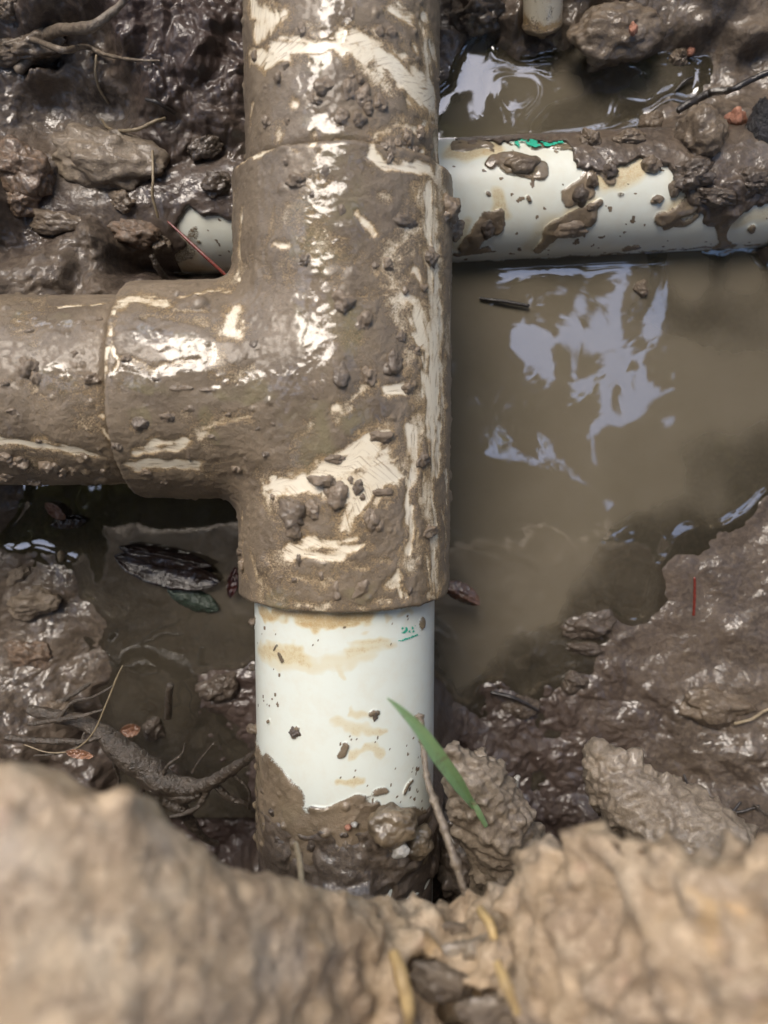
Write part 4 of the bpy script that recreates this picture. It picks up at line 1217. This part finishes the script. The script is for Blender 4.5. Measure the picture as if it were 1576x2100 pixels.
def spire(label, pts, seed, mat, amp=0.0016):
    """a leaning, broken-off ridge of soil: fat tapered body along a line"""
    P = np.array([at_z(px, py, z) for px, py, z, r in pts])
    R = np.array([r for *_, r in pts])
    def f(p):
        best = np.full(len(p), 9.0)
        for k in range(len(P) - 1):
            ab = P[k + 1] - P[k]
            t = np.clip(((p - P[k]) @ ab) / (ab @ ab), 0, 1)
            d = np.linalg.norm(p - (P[k] + t[:, None] * ab), axis=1) - (R[k] + t * (R[k + 1] - R[k]))
            best = smin(best, d, 0.003) if k else d
        return best
    mx = R.max() + 0.004
    v, q = surface_nets(f, P.min(0) - mx, P.max(0) + mx, 0.0009)
    n = num_normals(f, v, 5e-4)
    d = amp * (1.0 * fbm(v * 130, 3, seed) + 0.7 * fbm(v * 420, 2, seed + 3)) + bubbles(v * 210, seed % 9, 0.6, 0.2, 0.5) / 210 * 0.9
    v = v + n * d[:, None]
    o = obj('mud_clod', mesh_np('mud_clod', v, q, mat), label=label, category='mud clod', group=G1)
    return o
spire('leaning spire of torn soil beside the grass blade', [(928,1540,.088,.0030),(965,1600,.086,.0075),(1010,1680,.080,.0110),(1050,1760,.070,.0125),(1040,1830,.050,.014)], 121, M['clod_pale'])
spire('short second prong on the leaning soil spire', [(985,1548,.083,.0025),(1010,1610,.080,.0055),(1035,1690,.074,.0075)], 123, M['clod_pale'])
spire('knobbly mud finger pointing left in the lower right', [(1228,1555,.072,.0055),(1265,1600,.073,.0085),(1310,1650,.076,.0105),(1370,1690,.080,.0125),(1450,1740,.085,.014)], 126, M['clod_pale'])
spire('low muddy ridge behind the knobbly finger', [(1240,1650,.060,.004),(1290,1680,.066,.007),(1350,1720,.070,.010)], 129, M['clod'])
spire('dark soil mass under the leaning spire', [(930,1680,.050,.008),(960,1760,.050,.012),(1000,1820,.045,.014)], 131, M['clod_dark'])

for px, py, a, b_, hg_, z, mt, sd_, lab, turn in [
 (770,1905,44,26,26,.140,'clod',81,'dark crumb of soil at the bank\'s middle, left of the yellow straw',10),
 (880,1925,60,34,30,.146,'clod',82,'lumpy brown soil clod in the middle of the bank',-15),
 (965,1960,46,34,30,.154,'clod_pale',83,'pale soil clod in the bank between the two yellow straws',20),
 (1060,1905,36,30,28,.150,'clod_pale',84,'pale knob of soil at the left end of the right-hand bank',30),
 (905,2010,50,34,30,.160,'clod',85,'brown clod low in the bank right of the fat straw',-20),
 (1010,2070,60,34,30,.170,'clod',86,'dark clod at the bottom edge below the ochre straw',15),
 (730,1860,34,18,18,.134,'clod',87,'flat brown crumb at the bank\'s lip before the pipe',5),
]:
    clod('soil_clod', px, py, a * 1.35, b_ * 1.2, hg_ * 0.75, M[mt], sd_, lab, 'soil clod', 'soil clods on the near bank', turn, 0.75, 0.8, z, 4, 0.1, 0.24)
clod('stone', 805, 1688, 60, 46, 40, M['stone'], 61, 'brown mud-stained stone on the foot of the white pipe', 'stone', None, 10, 0.35, 0.3, .094)
clod('stone', 855, 1722, 40, 34, 34, M['stone'], 63, 'tan stone tucked right of the brown stone by the pipe foot', 'stone', None, 30, 0.35, 0.3, .084)
clod('stone', 822, 1742, 22, 17, 16, M['pebble_grey'], 65, 'small pale grey stone under the brown stone', 'stone', None, 20, 0.3, 0.2, .098, 4)
clod('stone', 728, 1690, 8, 7, 8, M['pebble_grey'], 66, 'tiny grey pebble in the mud on the white pipe', 'pebble', None, 0, 0.3, 0.2, .0935, 3)
clod('pebble', 714, 1696, 8, 7, 7, M['pebble_red'], 67, 'tiny red pebble in the mud on the white pipe', 'pebble', None, 0, 0.3, 0.2, .0935, 3)
clod('pebble', 1508, 248, 19, 22, 18, M['pebble_red'], 68, 'pinkish red crumbly pebble in the right-hand mud', 'pebble', None, 0, 0.5, 0.9, None, 4, 0.4)
clod('pebble', 1298, 62, 9, 12, 9, M['pebble_red'], 69, 'red crumb on top of the big rounded clod', 'pebble', None, 0, 0.4, 0.6, on_ground(1298, 62)[2] + 0.0085, 3, 0.4)
clod('pebble', 1252, 118, 10, 8, 8, M['pebble_grey'], 70, 'pale pebble at the water line below the big clod', 'pebble', None, 0, 0.3, 0.3, None, 3, 0.5)
clod('pebble', 1415, 108, 8, 10, 8, M['pebble_red'], 71, 'tiny pink pebble beside the bubble-like lump', 'pebble', None, 0, 0.3, 0.4, None, 3, 0.6)
clod('pebble', 128, 1140, 9, 13, 9, M['straw_dull'], 72, 'little tan pebble on the floor of the shaded pool', 'pebble', None, 0, 0.3, 0.3, None, 3, 0.6)
clod('bark_piece', 1566, 265, 32, 58, 26, M['bark_black'], 73, 'black charred bark piece at the right edge', 'bark', None, 8, 0.35, 0.7, None, 5, 0.4, 0.16)

# cream stub of a riser at the far shore, half sunk
def riser():
    a = at_z(1112, 78, 0.004)
    b_ = at_z(1118, -160, 0.030)
    ax = (b_ - a) / np.linalg.norm(b_ - a)
    up = np.cross(np.cross(ax, [0, 0, 1.0]), ax)
    up /= np.linalg.norm(up)
    v, n, q = cyl_grid(a, ax, 0.0072, 0.06, 160, 160, up)
    t = ((v - a) @ ax)
    v = v - n * 0.0066 * (sstep(0.006, 0.0, t) ** 2)[:, None]
    mud = 0.22 + 0.4 * fbm(v * 130, 3, 141) + 0.9 * sstep(0.008, 0.0025, t)
    film = 0.35 + 0.7 * fbm(v * 90, 3, 142) + 0.9 * sstep(0.010, 0.003, t)
    dsp = 0.0006 * sstep(0.4, 0.9, mud)
    o = obj('riser_pipe', mesh_np('riser_pipe', v + n * dsp[:, None], q, M['pvc'], True, {'mud': mud, 'film': film, 'wet': np.full(len(v), 0.35), 'white': np.full(len(v), 0.1)}),
            label='cream pipe stub dipping into the far puddle at the top edge', category='pipe')
riser()

# ------------------------------------------------------------------ twigs, roots, needles, straw
def spline(P, n):
    P = np.asarray(P, float)
    Q = np.vstack([2 * P[0] - P[1], P, 2 * P[-1] - P[-2]])
    out = []
    m = len(P) - 1
    for u in np.linspace(0, m, n):
        k = min(int(u), m - 1)
        t = u - k
        a, b_, c, d = Q[k], Q[k + 1], Q[k + 2], Q[k + 3]
        out.append(0.5 * ((2 * b_) + (c - a) * t + (2 * a - 5 * b_ + 4 * c - d) * t * t + (3 * b_ - a - 3 * c + d) * t ** 3))
    return np.array(out)

def tube_mesh(name, pts, radii, mat, seed=0, wob=0.18, ring=10, per=14, flat=1.0, nodes=0):
    n = max(per * (len(pts) - 1), 6)
    C = spline(pts, n)
    R = np.interp(np.linspace(0, 1, n), np.linspace(0, 1, len(radii)), radii)
    T = np.gradient(C, axis=0)
    T /= np.linalg.norm(T, axis=1)[:, None]
    ref = np.array([0.13, 0.21, 0.97])
    A = np.cross(T, ref)
    A /= np.linalg.norm(A, axis=1)[:, None]
    B = np.cross(A, T)
    th = np.linspace(0, 2 * math.pi, ring, endpoint=False)
    if nodes:
        u = np.linspace(0, nodes, n)
        R = R * (1 + 0.45 * np.exp(-((u - np.round(u)) / 0.09) ** 2))
    V = C[:, None] + R[:, None, None] * (np.cos(th)[None, :, None] * A[:, None] + flat * np.sin(th)[None, :, None] * B[:, None])
    flatv = V.reshape(-1, 3)
    rr = np.repeat(R, ring)
    nn = (flatv - np.repeat(C, ring, 0))
    k = 1 + wob * fbm(flatv * (0.35 / max(np.mean(radii), 1e-5)), 3, 150 + seed)
    flatv = np.repeat(C, ring, 0) + nn * k[:, None]
    ids = np.arange(n * ring).reshape(n, ring)
    q = np.stack([ids[:-1], np.roll(ids[:-1], -1, 1), np.roll(ids[1:], -1, 1), ids[1:]], -1).reshape(-1, 4)
    # close the ends
    v2 = np.vstack([flatv, C[0] - T[0] * R[0] * 0.5, C[-1] + T[-1] * R[-1] * 0.5])
    c0, c1 = n * ring, n * ring + 1
    r0, r1 = ids[0], ids[-1]
    e0 = np.stack([np.full(ring, c0), np.roll(r0, -1), r0, r0], 1)
    e1 = np.stack([np.full(ring, c1), r1, np.roll(r1, -1), np.roll(r1, -1)], 1)
    bm = bmesh.new()
    vs = [bm.verts.new(p) for p in v2]
    for f in q:
        bm.faces.new([vs[i] for i in f])
    for f in np.vstack([e0, e1]):
        try:
            bm.faces.new([vs[i] for i in f[:3]])
        except ValueError:
            pass
    for f in bm.faces:
        f.smooth = True
    bm.normal_update()
    me = bpy.data.meshes.new(name)
    bm.to_mesh(me)
    bm.free()
    me.materials.append(mat)
    return me

def twig(name, pts, mat, label, cat, seed=0, wob=0.18, ring=10, flat=1.0, nodes=0, parent=None):
    """pts: (pixel x, pixel y, 'g'+mm above the ground or height in m, radius in pixels)"""
    P, R = [], []
    for px, py, z, r in pts:
        if isinstance(z, str):
            c = on_ground(px, py)
            c[2] += float(z[1:]) / 1000
        else:
            c = at_z(px, py, z)
        P.append(c)
        R.append(r * (1.2 if name.startswith('root_b') or name.startswith('root_s') else 1.0) * (CAMZ - c[2]) / FPX)
    return obj(name, tube_mesh(name, P, R, mat, seed, wob, ring, 14, flat, nodes), parent, label=label, category=cat)

twig('twig', [(42,152,'g2',9),(85,125,'g5',10),(130,95,'g9',11),(185,55,.056,10),(235,22,.058,8),(270,-20,.060,6)], M['twig'], 'thick muddy twig slanting up in the top left', 'twig', 1, .22, 12)
twig('twig', [(20,102,'g4',4),(80,100,'g6',5),(130,103,.052,6.5),(185,108,'g4',5),(225,122,'g3',4),(290,130,'g2',3),(330,128,'g1',2)], M['twig'], 'thin grey twig crossing the thick muddy twig', 'twig', 2)
twig('root_hair', [(205,122,'g3',2.5),(203,160,'g3',2.5),(210,190,'g2',2.5),(225,215,'g1',2)], M['straw_dull'], 'short curved rootlet hanging from the thin grey twig', 'root', 3)
twig('root_hair', [(212,248,'g1',2.6),(230,270,'g3',3),(260,278,'g4',3.4),(295,276,'g5',3.6),(325,262,'g5',3.4),(345,250,'g3',3)], M['straw_dull'], 'pale curved root fibre across the broad grey clod', 'root', 4)
twig('straw', [(324,322,'g6',2.2),(325,380,'g6',2.6),(322,410,'g5',3),(330,452,'g3',2.6)], M['straw_dull'], 'thin upright straw stem above the red needle', 'straw', 5)
twig('pine_needle', [(344,454,.034,2),(380,487,.034,3.4),(425,529,.034,3.8),(474,574,.033,3.4)], M['needle'], 'long dark red pine needle over the white pipe stub', 'pine needle', 6, .05)
twig('twig', [(312,524,.030,6),(325,550,.026,6.5),(345,578,.018,6)], M['root'], 'short dark twig stub beside the red needle', 'twig', 7)
twig('twig', [(305,212,'g3',4),(332,222,'g4',4.5),(362,238,'g2',3.5)], M['twig_black'], 'short black twig above the curved root fibre', 'twig', 8)
twig('twig', [(1378,242,'g6',6),(1400,228,'g7',8),(1440,212,'g9',7.5),(1500,184,.030,6.5),(1545,162,.032,6),(1600,138,.034,6)], M['twig_black'], 'long black twig over the mud at the right edge', 'twig', 9, .25)
twig('twig', [(1386,188,'g1',2),(1400,172,'g2',2.8),(1418,163,'g2',2.2)], M['twig_black'], 'tiny black twig above the long black twig', 'twig', 10)
twig('pine_needle', [(985,612,.0012,3.2),(1030,618,.0020,4.2),(1085,627,.0022,3.8)], M['twig_black'], 'black needle floating on the big puddle by the tee', 'pine needle', 11, .08)
twig('twig', [(1005,1415,'g3',4),(1050,1425,'g4',5),(1102,1452,'g3',4)], M['twig_black'], 'black needle in the hollow right of the white pipe', 'twig', 12, .1)
twig('pine_needle', [(1425,1184,.0105,2.6),(1425,1222,.0105,3.2),(1423,1262,.0105,3)], M['needle'], 'short red pine needle on the right-hand shore', 'pine needle', 13, .1)
twig('root_hair', [(1500,1478,'g3',3.5),(1530,1468,'g4',3.5),(1560,1450,'g4',3.2),(1600,1435,'g4',3)], M['straw_dull'], 'pale root fibre at the right edge by the broad lump', 'root', 14)
twig('root_hair', [(1395,1580,'g4',3),(1410,1620,'g5',4),(1450,1645,'g5',4),(1500,1650,'g6',3.5),(1545,1640,'g5',3)], M['twig_black'], 'black rootlet tangle strand in the lower right mud', 'root', 15)
twig('root_hair', [(1470,1700,'g6',3),(1478,1660,'g7',3.5),(1500,1625,'g8',3)], M['twig_black'], 'upright black rootlet crossing the tangle strand', 'root', 16)
twig('root_hair', [(1525,1630,'g8',2.5),(1555,1650,'g9',3),(1590,1680,'g9',3)], M['root'], 'grey rootlet slanting off the right edge', 'root', 17)
twig('root_hair', [(1058,1660,'g8',5),(1050,1620,'g14',7),(1040,1560,'g20',8),(1046,1545,'g21',5)], M['pebble_grey'], 'pale grey splinter standing in the hollow by the soil spire', 'splinter', 18)

root = bpy.data.objects.new('root', None)
COL.objects.link(root)
root['label'] = 'forked muddy root reaching from the left bank to the white pipe'
root['category'] = 'root'
def rpart(name, pts, seed, ring=12):
    twig(name, pts, M['root'], None, None, seed, .26, ring, parent=root)
rpart('root_stem', [(60,1455,.040,9),(110,1468,.042,11),(170,1480,.043,14),(215,1505,.044,19),(260,1545,.045,24),(310,1585,.045,25),(360,1612,.045,19),(405,1618,.046,14)], 31)
rpart('root_branch', [(395,1620,.046,13),(440,1600,.049,13),(480,1575,.054,10),(515,1552,.062,7),(535,1530,.070,4)], 32)
rpart('root_branch', [(290,1575,.044,16),(310,1610,.043,13),(345,1622,.044,15),(385,1632,.045,16),(410,1622,.046,12)], 33)
rpart('root_branch', [(340,1640,.042,11),(370,1660,.041,13),(395,1690,.038,10),(420,1720,.034,7),(445,1730,.030,5)], 34)
rpart('root_branch', [(425,1612,.048,7),(420,1635,.047,6),(402,1658,.046,5),(375,1670,.045,4),(350,1675,.044,3)], 35)
rpart('root_branch', [(298,1605,.044,6),(292,1622,.041,5),(294,1640,.036,4)], 36)
rpart('root_branch', [(440,1608,.048,6),(470,1635,.046,7),(505,1650,.044,5)], 37)
rpart('root_branch', [(60,1485,.045,4),(110,1478,.048,5),(160,1470,.050,4),(215,1455,.050,2)], 38, 8)
rpart('root_branch', [(10,1512,.047,5),(60,1518,.048,6),(120,1520,.048,6),(180,1520,.048,5),(230,1500,.046,3)], 39, 8)
rpart('root_branch', [(120,1475,.044,3),(150,1440,.046,3),(190,1430,.047,2.4),(235,1405,.046,1.6)], 51, 8)
rpart('root_branch', [(180,1490,.044,3),(160,1530,.047,2.6),(120,1545,.049,2.2),(70,1550,.050,1.6)], 52, 8)
rpart('root_branch', [(250,1530,.046,4),(235,1565,.044,3.4),(245,1600,.040,2.8),(232,1630,.034,2)], 53, 8)
rpart('root_branch', [(330,1600,.046,4),(345,1570,.049,3),(372,1548,.051,2.4),(380,1525,.052,1.6)], 54, 8)
rpart('root_branch', [(470,1585,.052,4),(492,1600,.051,3.2),(512,1625,.050,2.4),(508,1660,.046,1.8)], 55, 8)
rpart('root_branch', [(395,1585,.046,3),(410,1560,.050,2.5),(438,1525,.054,1.6)], 40, 8)
twig('root_hair', [(50,1527,.050,1.4),(100,1543,.052,1.4),(150,1538,.053,1.5),(190,1505,.054,1.8),(220,1440,.056,2),(240,1390,.057,2),(252,1365,.058,1.4)], M['straw_dull'], 'fine pale root hair arching over the thick root', 'root', 41, .1, 8)
twig('twig', [(130,1430,'g6',5),(165,1412,'g9',5),(205,1385,'g10',4)], M['root'], 'dark broken twig above the roots at left', 'twig', 42)
twig('twig', [(345,1470,.018,8),(346,1440,.022,9),(350,1405,.026,8)], M['root'], 'short grey peg standing in the shaded pool', 'twig', 43)

twig('twig', [(860,1468,.101,9),(868,1520,.104,7),(875,1590,.108,6),(890,1640,.112,7.5),(912,1700,.116,8.5),(935,1770,.120,9),(958,1842,.122,8)], M['twig'], 'jointed brown twig standing before the white pipe', 'twig', 44, .2, 12, 1.0, 6)
twig('straw', [(607,1730,.120,5),(615,1770,.128,7),(622,1830,.135,6)], M['straw_dull'], 'thin tan stalk at the bank edge before the pipe', 'straw', 45)
twig('straw', [(808,1955,.168,13),(822,2000,.172,17),(838,2062,.174,15),(840,2110,.172,9)], M['straw'], 'fat yellow straw stub in the bank\'s dark cleft', 'straw', 46, .1, 12)
twig('straw', [(985,1866,.152,10),(1005,1895,.158,11),(1015,1925,.160,9)], M['straw'], 'short yellow straw on the middle of the bank', 'straw', 47, .1, 12)
twig('straw', [(1020,1975,.174,10),(1040,2020,.178,13),(1062,2080,.180,9)], M['straw'], 'blurred ochre straw low on the bank', 'straw', 48, .2, 12)

# grass blade
def blade():
    pts = [(972,1655,.100,6),(938,1605,.116,14),(895,1545,.128,15),(858,1493,.135,11),(822,1455,.140,6),(795,1432,.143,1.2)]
    P = np.array([at_z(a, b, z) for a, b, z, r in pts])
    n = 60
    C = spline(P, n)
    W = np.interp(np.linspace(0, 1, n), np.linspace(0, 1, len(pts)), [p[3] for p in pts]) * 0.19 / FPX
    T = np.gradient(C, axis=0)
    T /= np.linalg.norm(T, axis=1)[:, None]
    S = np.cross(T, np.array([0.25, 0.1, 1.0]))
    S /= np.linalg.norm(S, axis=1)[:, None]
    U = np.cross(S, T)
    cols = np.linspace(-1, 1, 9)
    top = C[:, None] + W[:, None, None] * (cols[None, :, None] * S[:, None] + 0.45 * np.abs(cols)[None, :, None] * U[:, None])
    bot = top - U[:, None] * 0.00022
    v = np.concatenate([top.reshape(-1, 3), bot.reshape(-1, 3)])
    q = grid_quads(n, 9)
    off = n * 9
    sides = []
    for i in range(n - 1):
        for j in (0, 8):
            a, b_ = i * 9 + j, (i + 1) * 9 + j
            sides.append([a, b_, b_ + off, a + off] if j == 0 else [b_, a, a + off, b_ + off])
    obj('grass_blade', mesh_np('grass_blade', v, np.concatenate([q, q[:, ::-1] + off, np.array(sides)]), M['grass']), label='bright green grass blade leaning across the white pipe', category='grass blade')
blade()
twig('grass_blade', [(968,1640,.1035,4),(982,1665,.101,7),(998,1695,.096,5)], M['grass'], 'short green grass stub at the foot of the long blade', 'grass blade', 49, .1, 8, .3)

# leaves
M['dark_brown_leaf'] = plain('dark_brown_leaf', (0.05, 0.030, 0.020), (0.20, 0.10, 0.06), 200, 0.3, 1.0, 0.05, 0.6, 0.0012)
M['dark_red_leaf'] = plain('dark_red_leaf', (0.02, 0.004, 0.003), (0.07, 0.012, 0.008), 200, 0.3, 1.0, 0.06, 0.5, 0.0010)
def leaf(name, ctr, ang, L, W, curl, cup, mat, label, z, seed, tilt=0.0):
    c = at_z(*ctr, z)
    s = (CAMZ - z) / FPX
    nu, nv = 44, 17
    u = np.linspace(-1, 1, nu)
    w = np.linspace(-1, 1, nv)
    U, Wv = np.meshgrid(u, w, indexing='ij')
    prof = np.clip(1 - np.abs(U) ** 2.2, 0, 1) ** 0.75
    X = U * L * s
    Y = Wv * W * s * prof * (1 + 0.10 * perlin(np.stack([U.ravel() * 5, Wv.ravel(), 0 * U.ravel()], 1), seed).reshape(U.shape))
    Z = cup * W * s * (Wv ** 2) * prof + curl * L * s * U ** 2 + 0.0007 * perlin(np.stack([U.ravel() * 3, Wv.ravel() * 2, 0 * U.ravel() + seed], 1), seed).reshape(U.shape)
    Z += 0.0004 * np.exp(-(Wv / 0.08) ** 2) - 0.00012 * np.cos(14 * (U + 0.5 * np.abs(Wv)))
    top = np.stack([X, Y, Z], -1).reshape(-1, 3)
    bot = top - np.array([0, 0, 0.00035])
    q = grid_quads(nu, nv)
    off = nu * nv
    ids = np.arange(off).reshape(nu, nv)
    loop = np.concatenate([ids[:, 0], ids[-1, 1:], ids[-2::-1, -1], ids[0, -2:0:-1]])
    nx = np.roll(loop, -1)
    side = np.stack([nx, loop, loop + off, nx + off], 1)
    R = np.array(Euler((tilt, 0, math.radians(ang))).to_matrix())
    v = np.concatenate([top, bot]) @ R.T
    o = obj(name, mesh_np(name, v, np.concatenate([q, q[:, ::-1] + off, side]), mat), label=label, category='leaf')
    o.location = c
leaf('fallen_leaf', (345, 1165), -14, 112, 36, 0.05, 0.55, M['dark_leaf'], 'dark wet leaf curled in the shaded pool', .0035, 3, 0.25)
leaf('fallen_leaf', (340, 1142), -12, 98, 22, 0.04, -0.7, M['dark_leaf'], 'narrow black leaf lying along the dark wet one', .006, 5, -0.3)
leaf('fallen_leaf', (395, 1232), -22, 58, 24, -0.08, -0.6, M['green_scrap'], 'dark green leaf scrap below the dark wet leaf', .003, 7)
leaf('fallen_leaf', (945, 1222), -28, 46, 22, -0.10, -0.8, M['dark_brown_leaf'], 'wet brown leaf tip sticking out right of the tee', .016, 9, 0.3)
leaf('fallen_leaf', (478, 1195), 80, 34, 11, 0.0, 0.4, M['dark_red_leaf'], 'dark red leaf scrap in the gap left of the tee', .006, 11)
leaf('fallen_leaf', (115, 1048), -40, 26, 12, 0.1, 0.5, M['brown_leaf'], 'small orange-brown leaf bit under the side pipe', .003, 13)
leaf('fallen_leaf', (140, 1072), 8, 38, 14, -0.1, -0.6, M['dark_leaf'], 'small dark leaf below the orange-brown leaf bit', .003, 15)
leaf('fallen_leaf', (268, 1497), 10, 22, 14, 0.05, 0.4, M['brown_leaf'], 'orange leaf crumb behind the thick root', .012, 17)
leaf('fallen_leaf', (165, 1545), -10, 30, 10, 0.1, 0.6, M['brown_leaf'], 'curled brown leaf scrap at the lip of the left bank', .060, 19)

# ------------------------------------------------------------------ trees over the pit, seen mirrored in the water and the wet mud
def canopy():
    rng = np.random.RandomState(21)
    trees = [('broad leafy tree right of the pit, mirrored in the big puddle', (2.9, 0.9)), ('leafy tree beyond the pit, mirrored in the far puddle', (0.7, 3.4)),
             ('leafy tree left of the pit, mirrored on the side pipe', (-3.3, -0.4)), ('leafy tree behind the near bank, over the photographer', (0.4, -3.1))]
    N1, N2 = 46000, 26000
    N = N1 + N2
    r = np.sqrt(rng.rand(N)) * np.where(np.arange(N) < N1, 2.4, 0.82)
    a = rng.rand(N) * 2 * math.pi
    u, w = r * np.cos(a), r * np.sin(a)
    z = 3.0 + 3.4 * rng.rand(N) ** 0.9
    p = np.stack([u, w, 0 * u], 1)
    dens = 0.55 + 0.9 * fbm(p * 2.6, 3, 160)
    dens = np.where(r < 0.85, np.maximum(dens, 0.95), dens)
    def gap(cu, cw, ru, rw, edge=0.35, turn=0.0):
        ct, st_ = math.cos(turn), math.sin(turn)
        du, dw = u - cu, w - cw
        d = np.sqrt(((du * ct + dw * st_) / ru) ** 2 + ((dw * ct - du * st_) / rw) ** 2) + edge * fbm(p * 9, 3, 161)
        return sstep(0.85, 1.05, d)
    def hole(px, py, rx, ry, turn=0.0):
        d = ray(px, py)
        return gap(-d[0] / d[2] + 0.012, -d[1] / d[2], rx / FPX * 1.6, ry / FPX * 1.6, 0.6, math.radians(turn))
    holes = [hole(1140, 705, 52, 62), hole(1285, 800, 66, 50, -25), hole(1300, 640, 46, 60, 20), hole(1285, 905, 34, 30), hole(1275, 860, 22, 12), hole(1180, 1000, 50, 26, -15), hole(1300, 1035, 46, 20, 10), hole(1110, 935, 34, 40, 30),
             hole(1070, 905, 30, 12, 40), hole(1000, 860, 30, 10, 35), hole(1090, 630, 22, 30, 30), hole(1190, 560, 60, 14), hole(1210, 880, 50, 14, 20), hole(1060, 600, 40, 16),
             hole(1020, 150, 60, 80), hole(1080, 215, 36, 36), hole(1400, 730, 20, 24), hole(1120, 800, 22, 36)]
    for g in [gap(-.33, .68, .42, .36, .3), gap(-.45, .03, .12, .10), gap(-.80, .10, .24, .26), gap(.95, .3, .22, .3)] + holes:
        dens = dens * g
    keep = rng.rand(N) < dens
    u, w, z = u[keep], w[keep], z[keep]
    C = np.stack([u * z, w * z, z + 0.2], 1)
    n = len(C)
    owner = np.argmin(np.stack([np.hypot(C[:, 0] - t[1][0], C[:, 1] - t[1][1]) for t in trees]), 0)
    ax = rng.normal(size=(n, 3)) * np.array([1, 1, 0.45])
    ax /= np.linalg.norm(ax, axis=1)[:, None]
    nr = rng.normal(size=(n, 3)) * 0.5 + np.array([0, 0, 1.0])
    sd_ = np.cross(nr, ax)
    sd_ /= np.linalg.norm(sd_, axis=1)[:, None]
    L = (0.07 + 0.06 * rng.rand(n))[:, None]
    W = L * 0.55
    dn = np.cross(ax, sd_) * L * 0.12
    quad = np.stack([C - ax * L, C - sd_ * W + dn, C + ax * L, C + sd_ * W + dn], 1)
    for k, (lab, (tx, ty)) in enumerate(trees):
        t = bpy.data.objects.new('leafy_tree', None)
        COL.objects.link(t)
        t.location = (tx, ty, 0.15)
        t['label'] = lab
        t['category'] = 'tree'
        t['group'] = 'trees round the pit'
        inv = Matrix.Translation((-tx, -ty, -0.15))
        m = owner == k
        q = quad[m].reshape(-1, 3)
        o = obj('crown', mesh_np('crown', q, np.arange(len(q)).reshape(-1, 4), M['leaf_tree'], False), t)
        o.matrix_parent_inverse = inv
        base = np.array([tx, ty, 0.05])
        trunk = [base, base + [0.05, -0.03, 1.5], base + [-0.06, 0.05, 3.0], base + [0.05, 0.0, 4.6], base + [0, 0, 6.4]]
        o = obj('trunk', tube_mesh('trunk', trunk, [0.16, 0.12, 0.10, 0.07, 0.03], M['bark'], 60 + k, .12, 16), t)
        o.matrix_parent_inverse = inv
        idx = np.where(m)[0]
        for j in range(7):
            tip = C[idx[rng.randint(len(idx))]]
            zs = min(2.2 + 0.45 * j, tip[2] - 0.3)
            st = base + [0, 0, zs]
            if abs(tip[0]) < 0.5 * tip[2] and abs(tip[1]) < 0.4 * tip[2]:
                tip = 0.5 * (tip + st) + [0, 0, 0.3]
            o = obj('limb', tube_mesh('limb', [st, 0.5 * (st + tip) + [0, 0, 0.25], tip], [0.05, 0.032, 0.010], M['bark'], 70 + j, .1, 8), t)
            o.matrix_parent_inverse = inv
canopy()
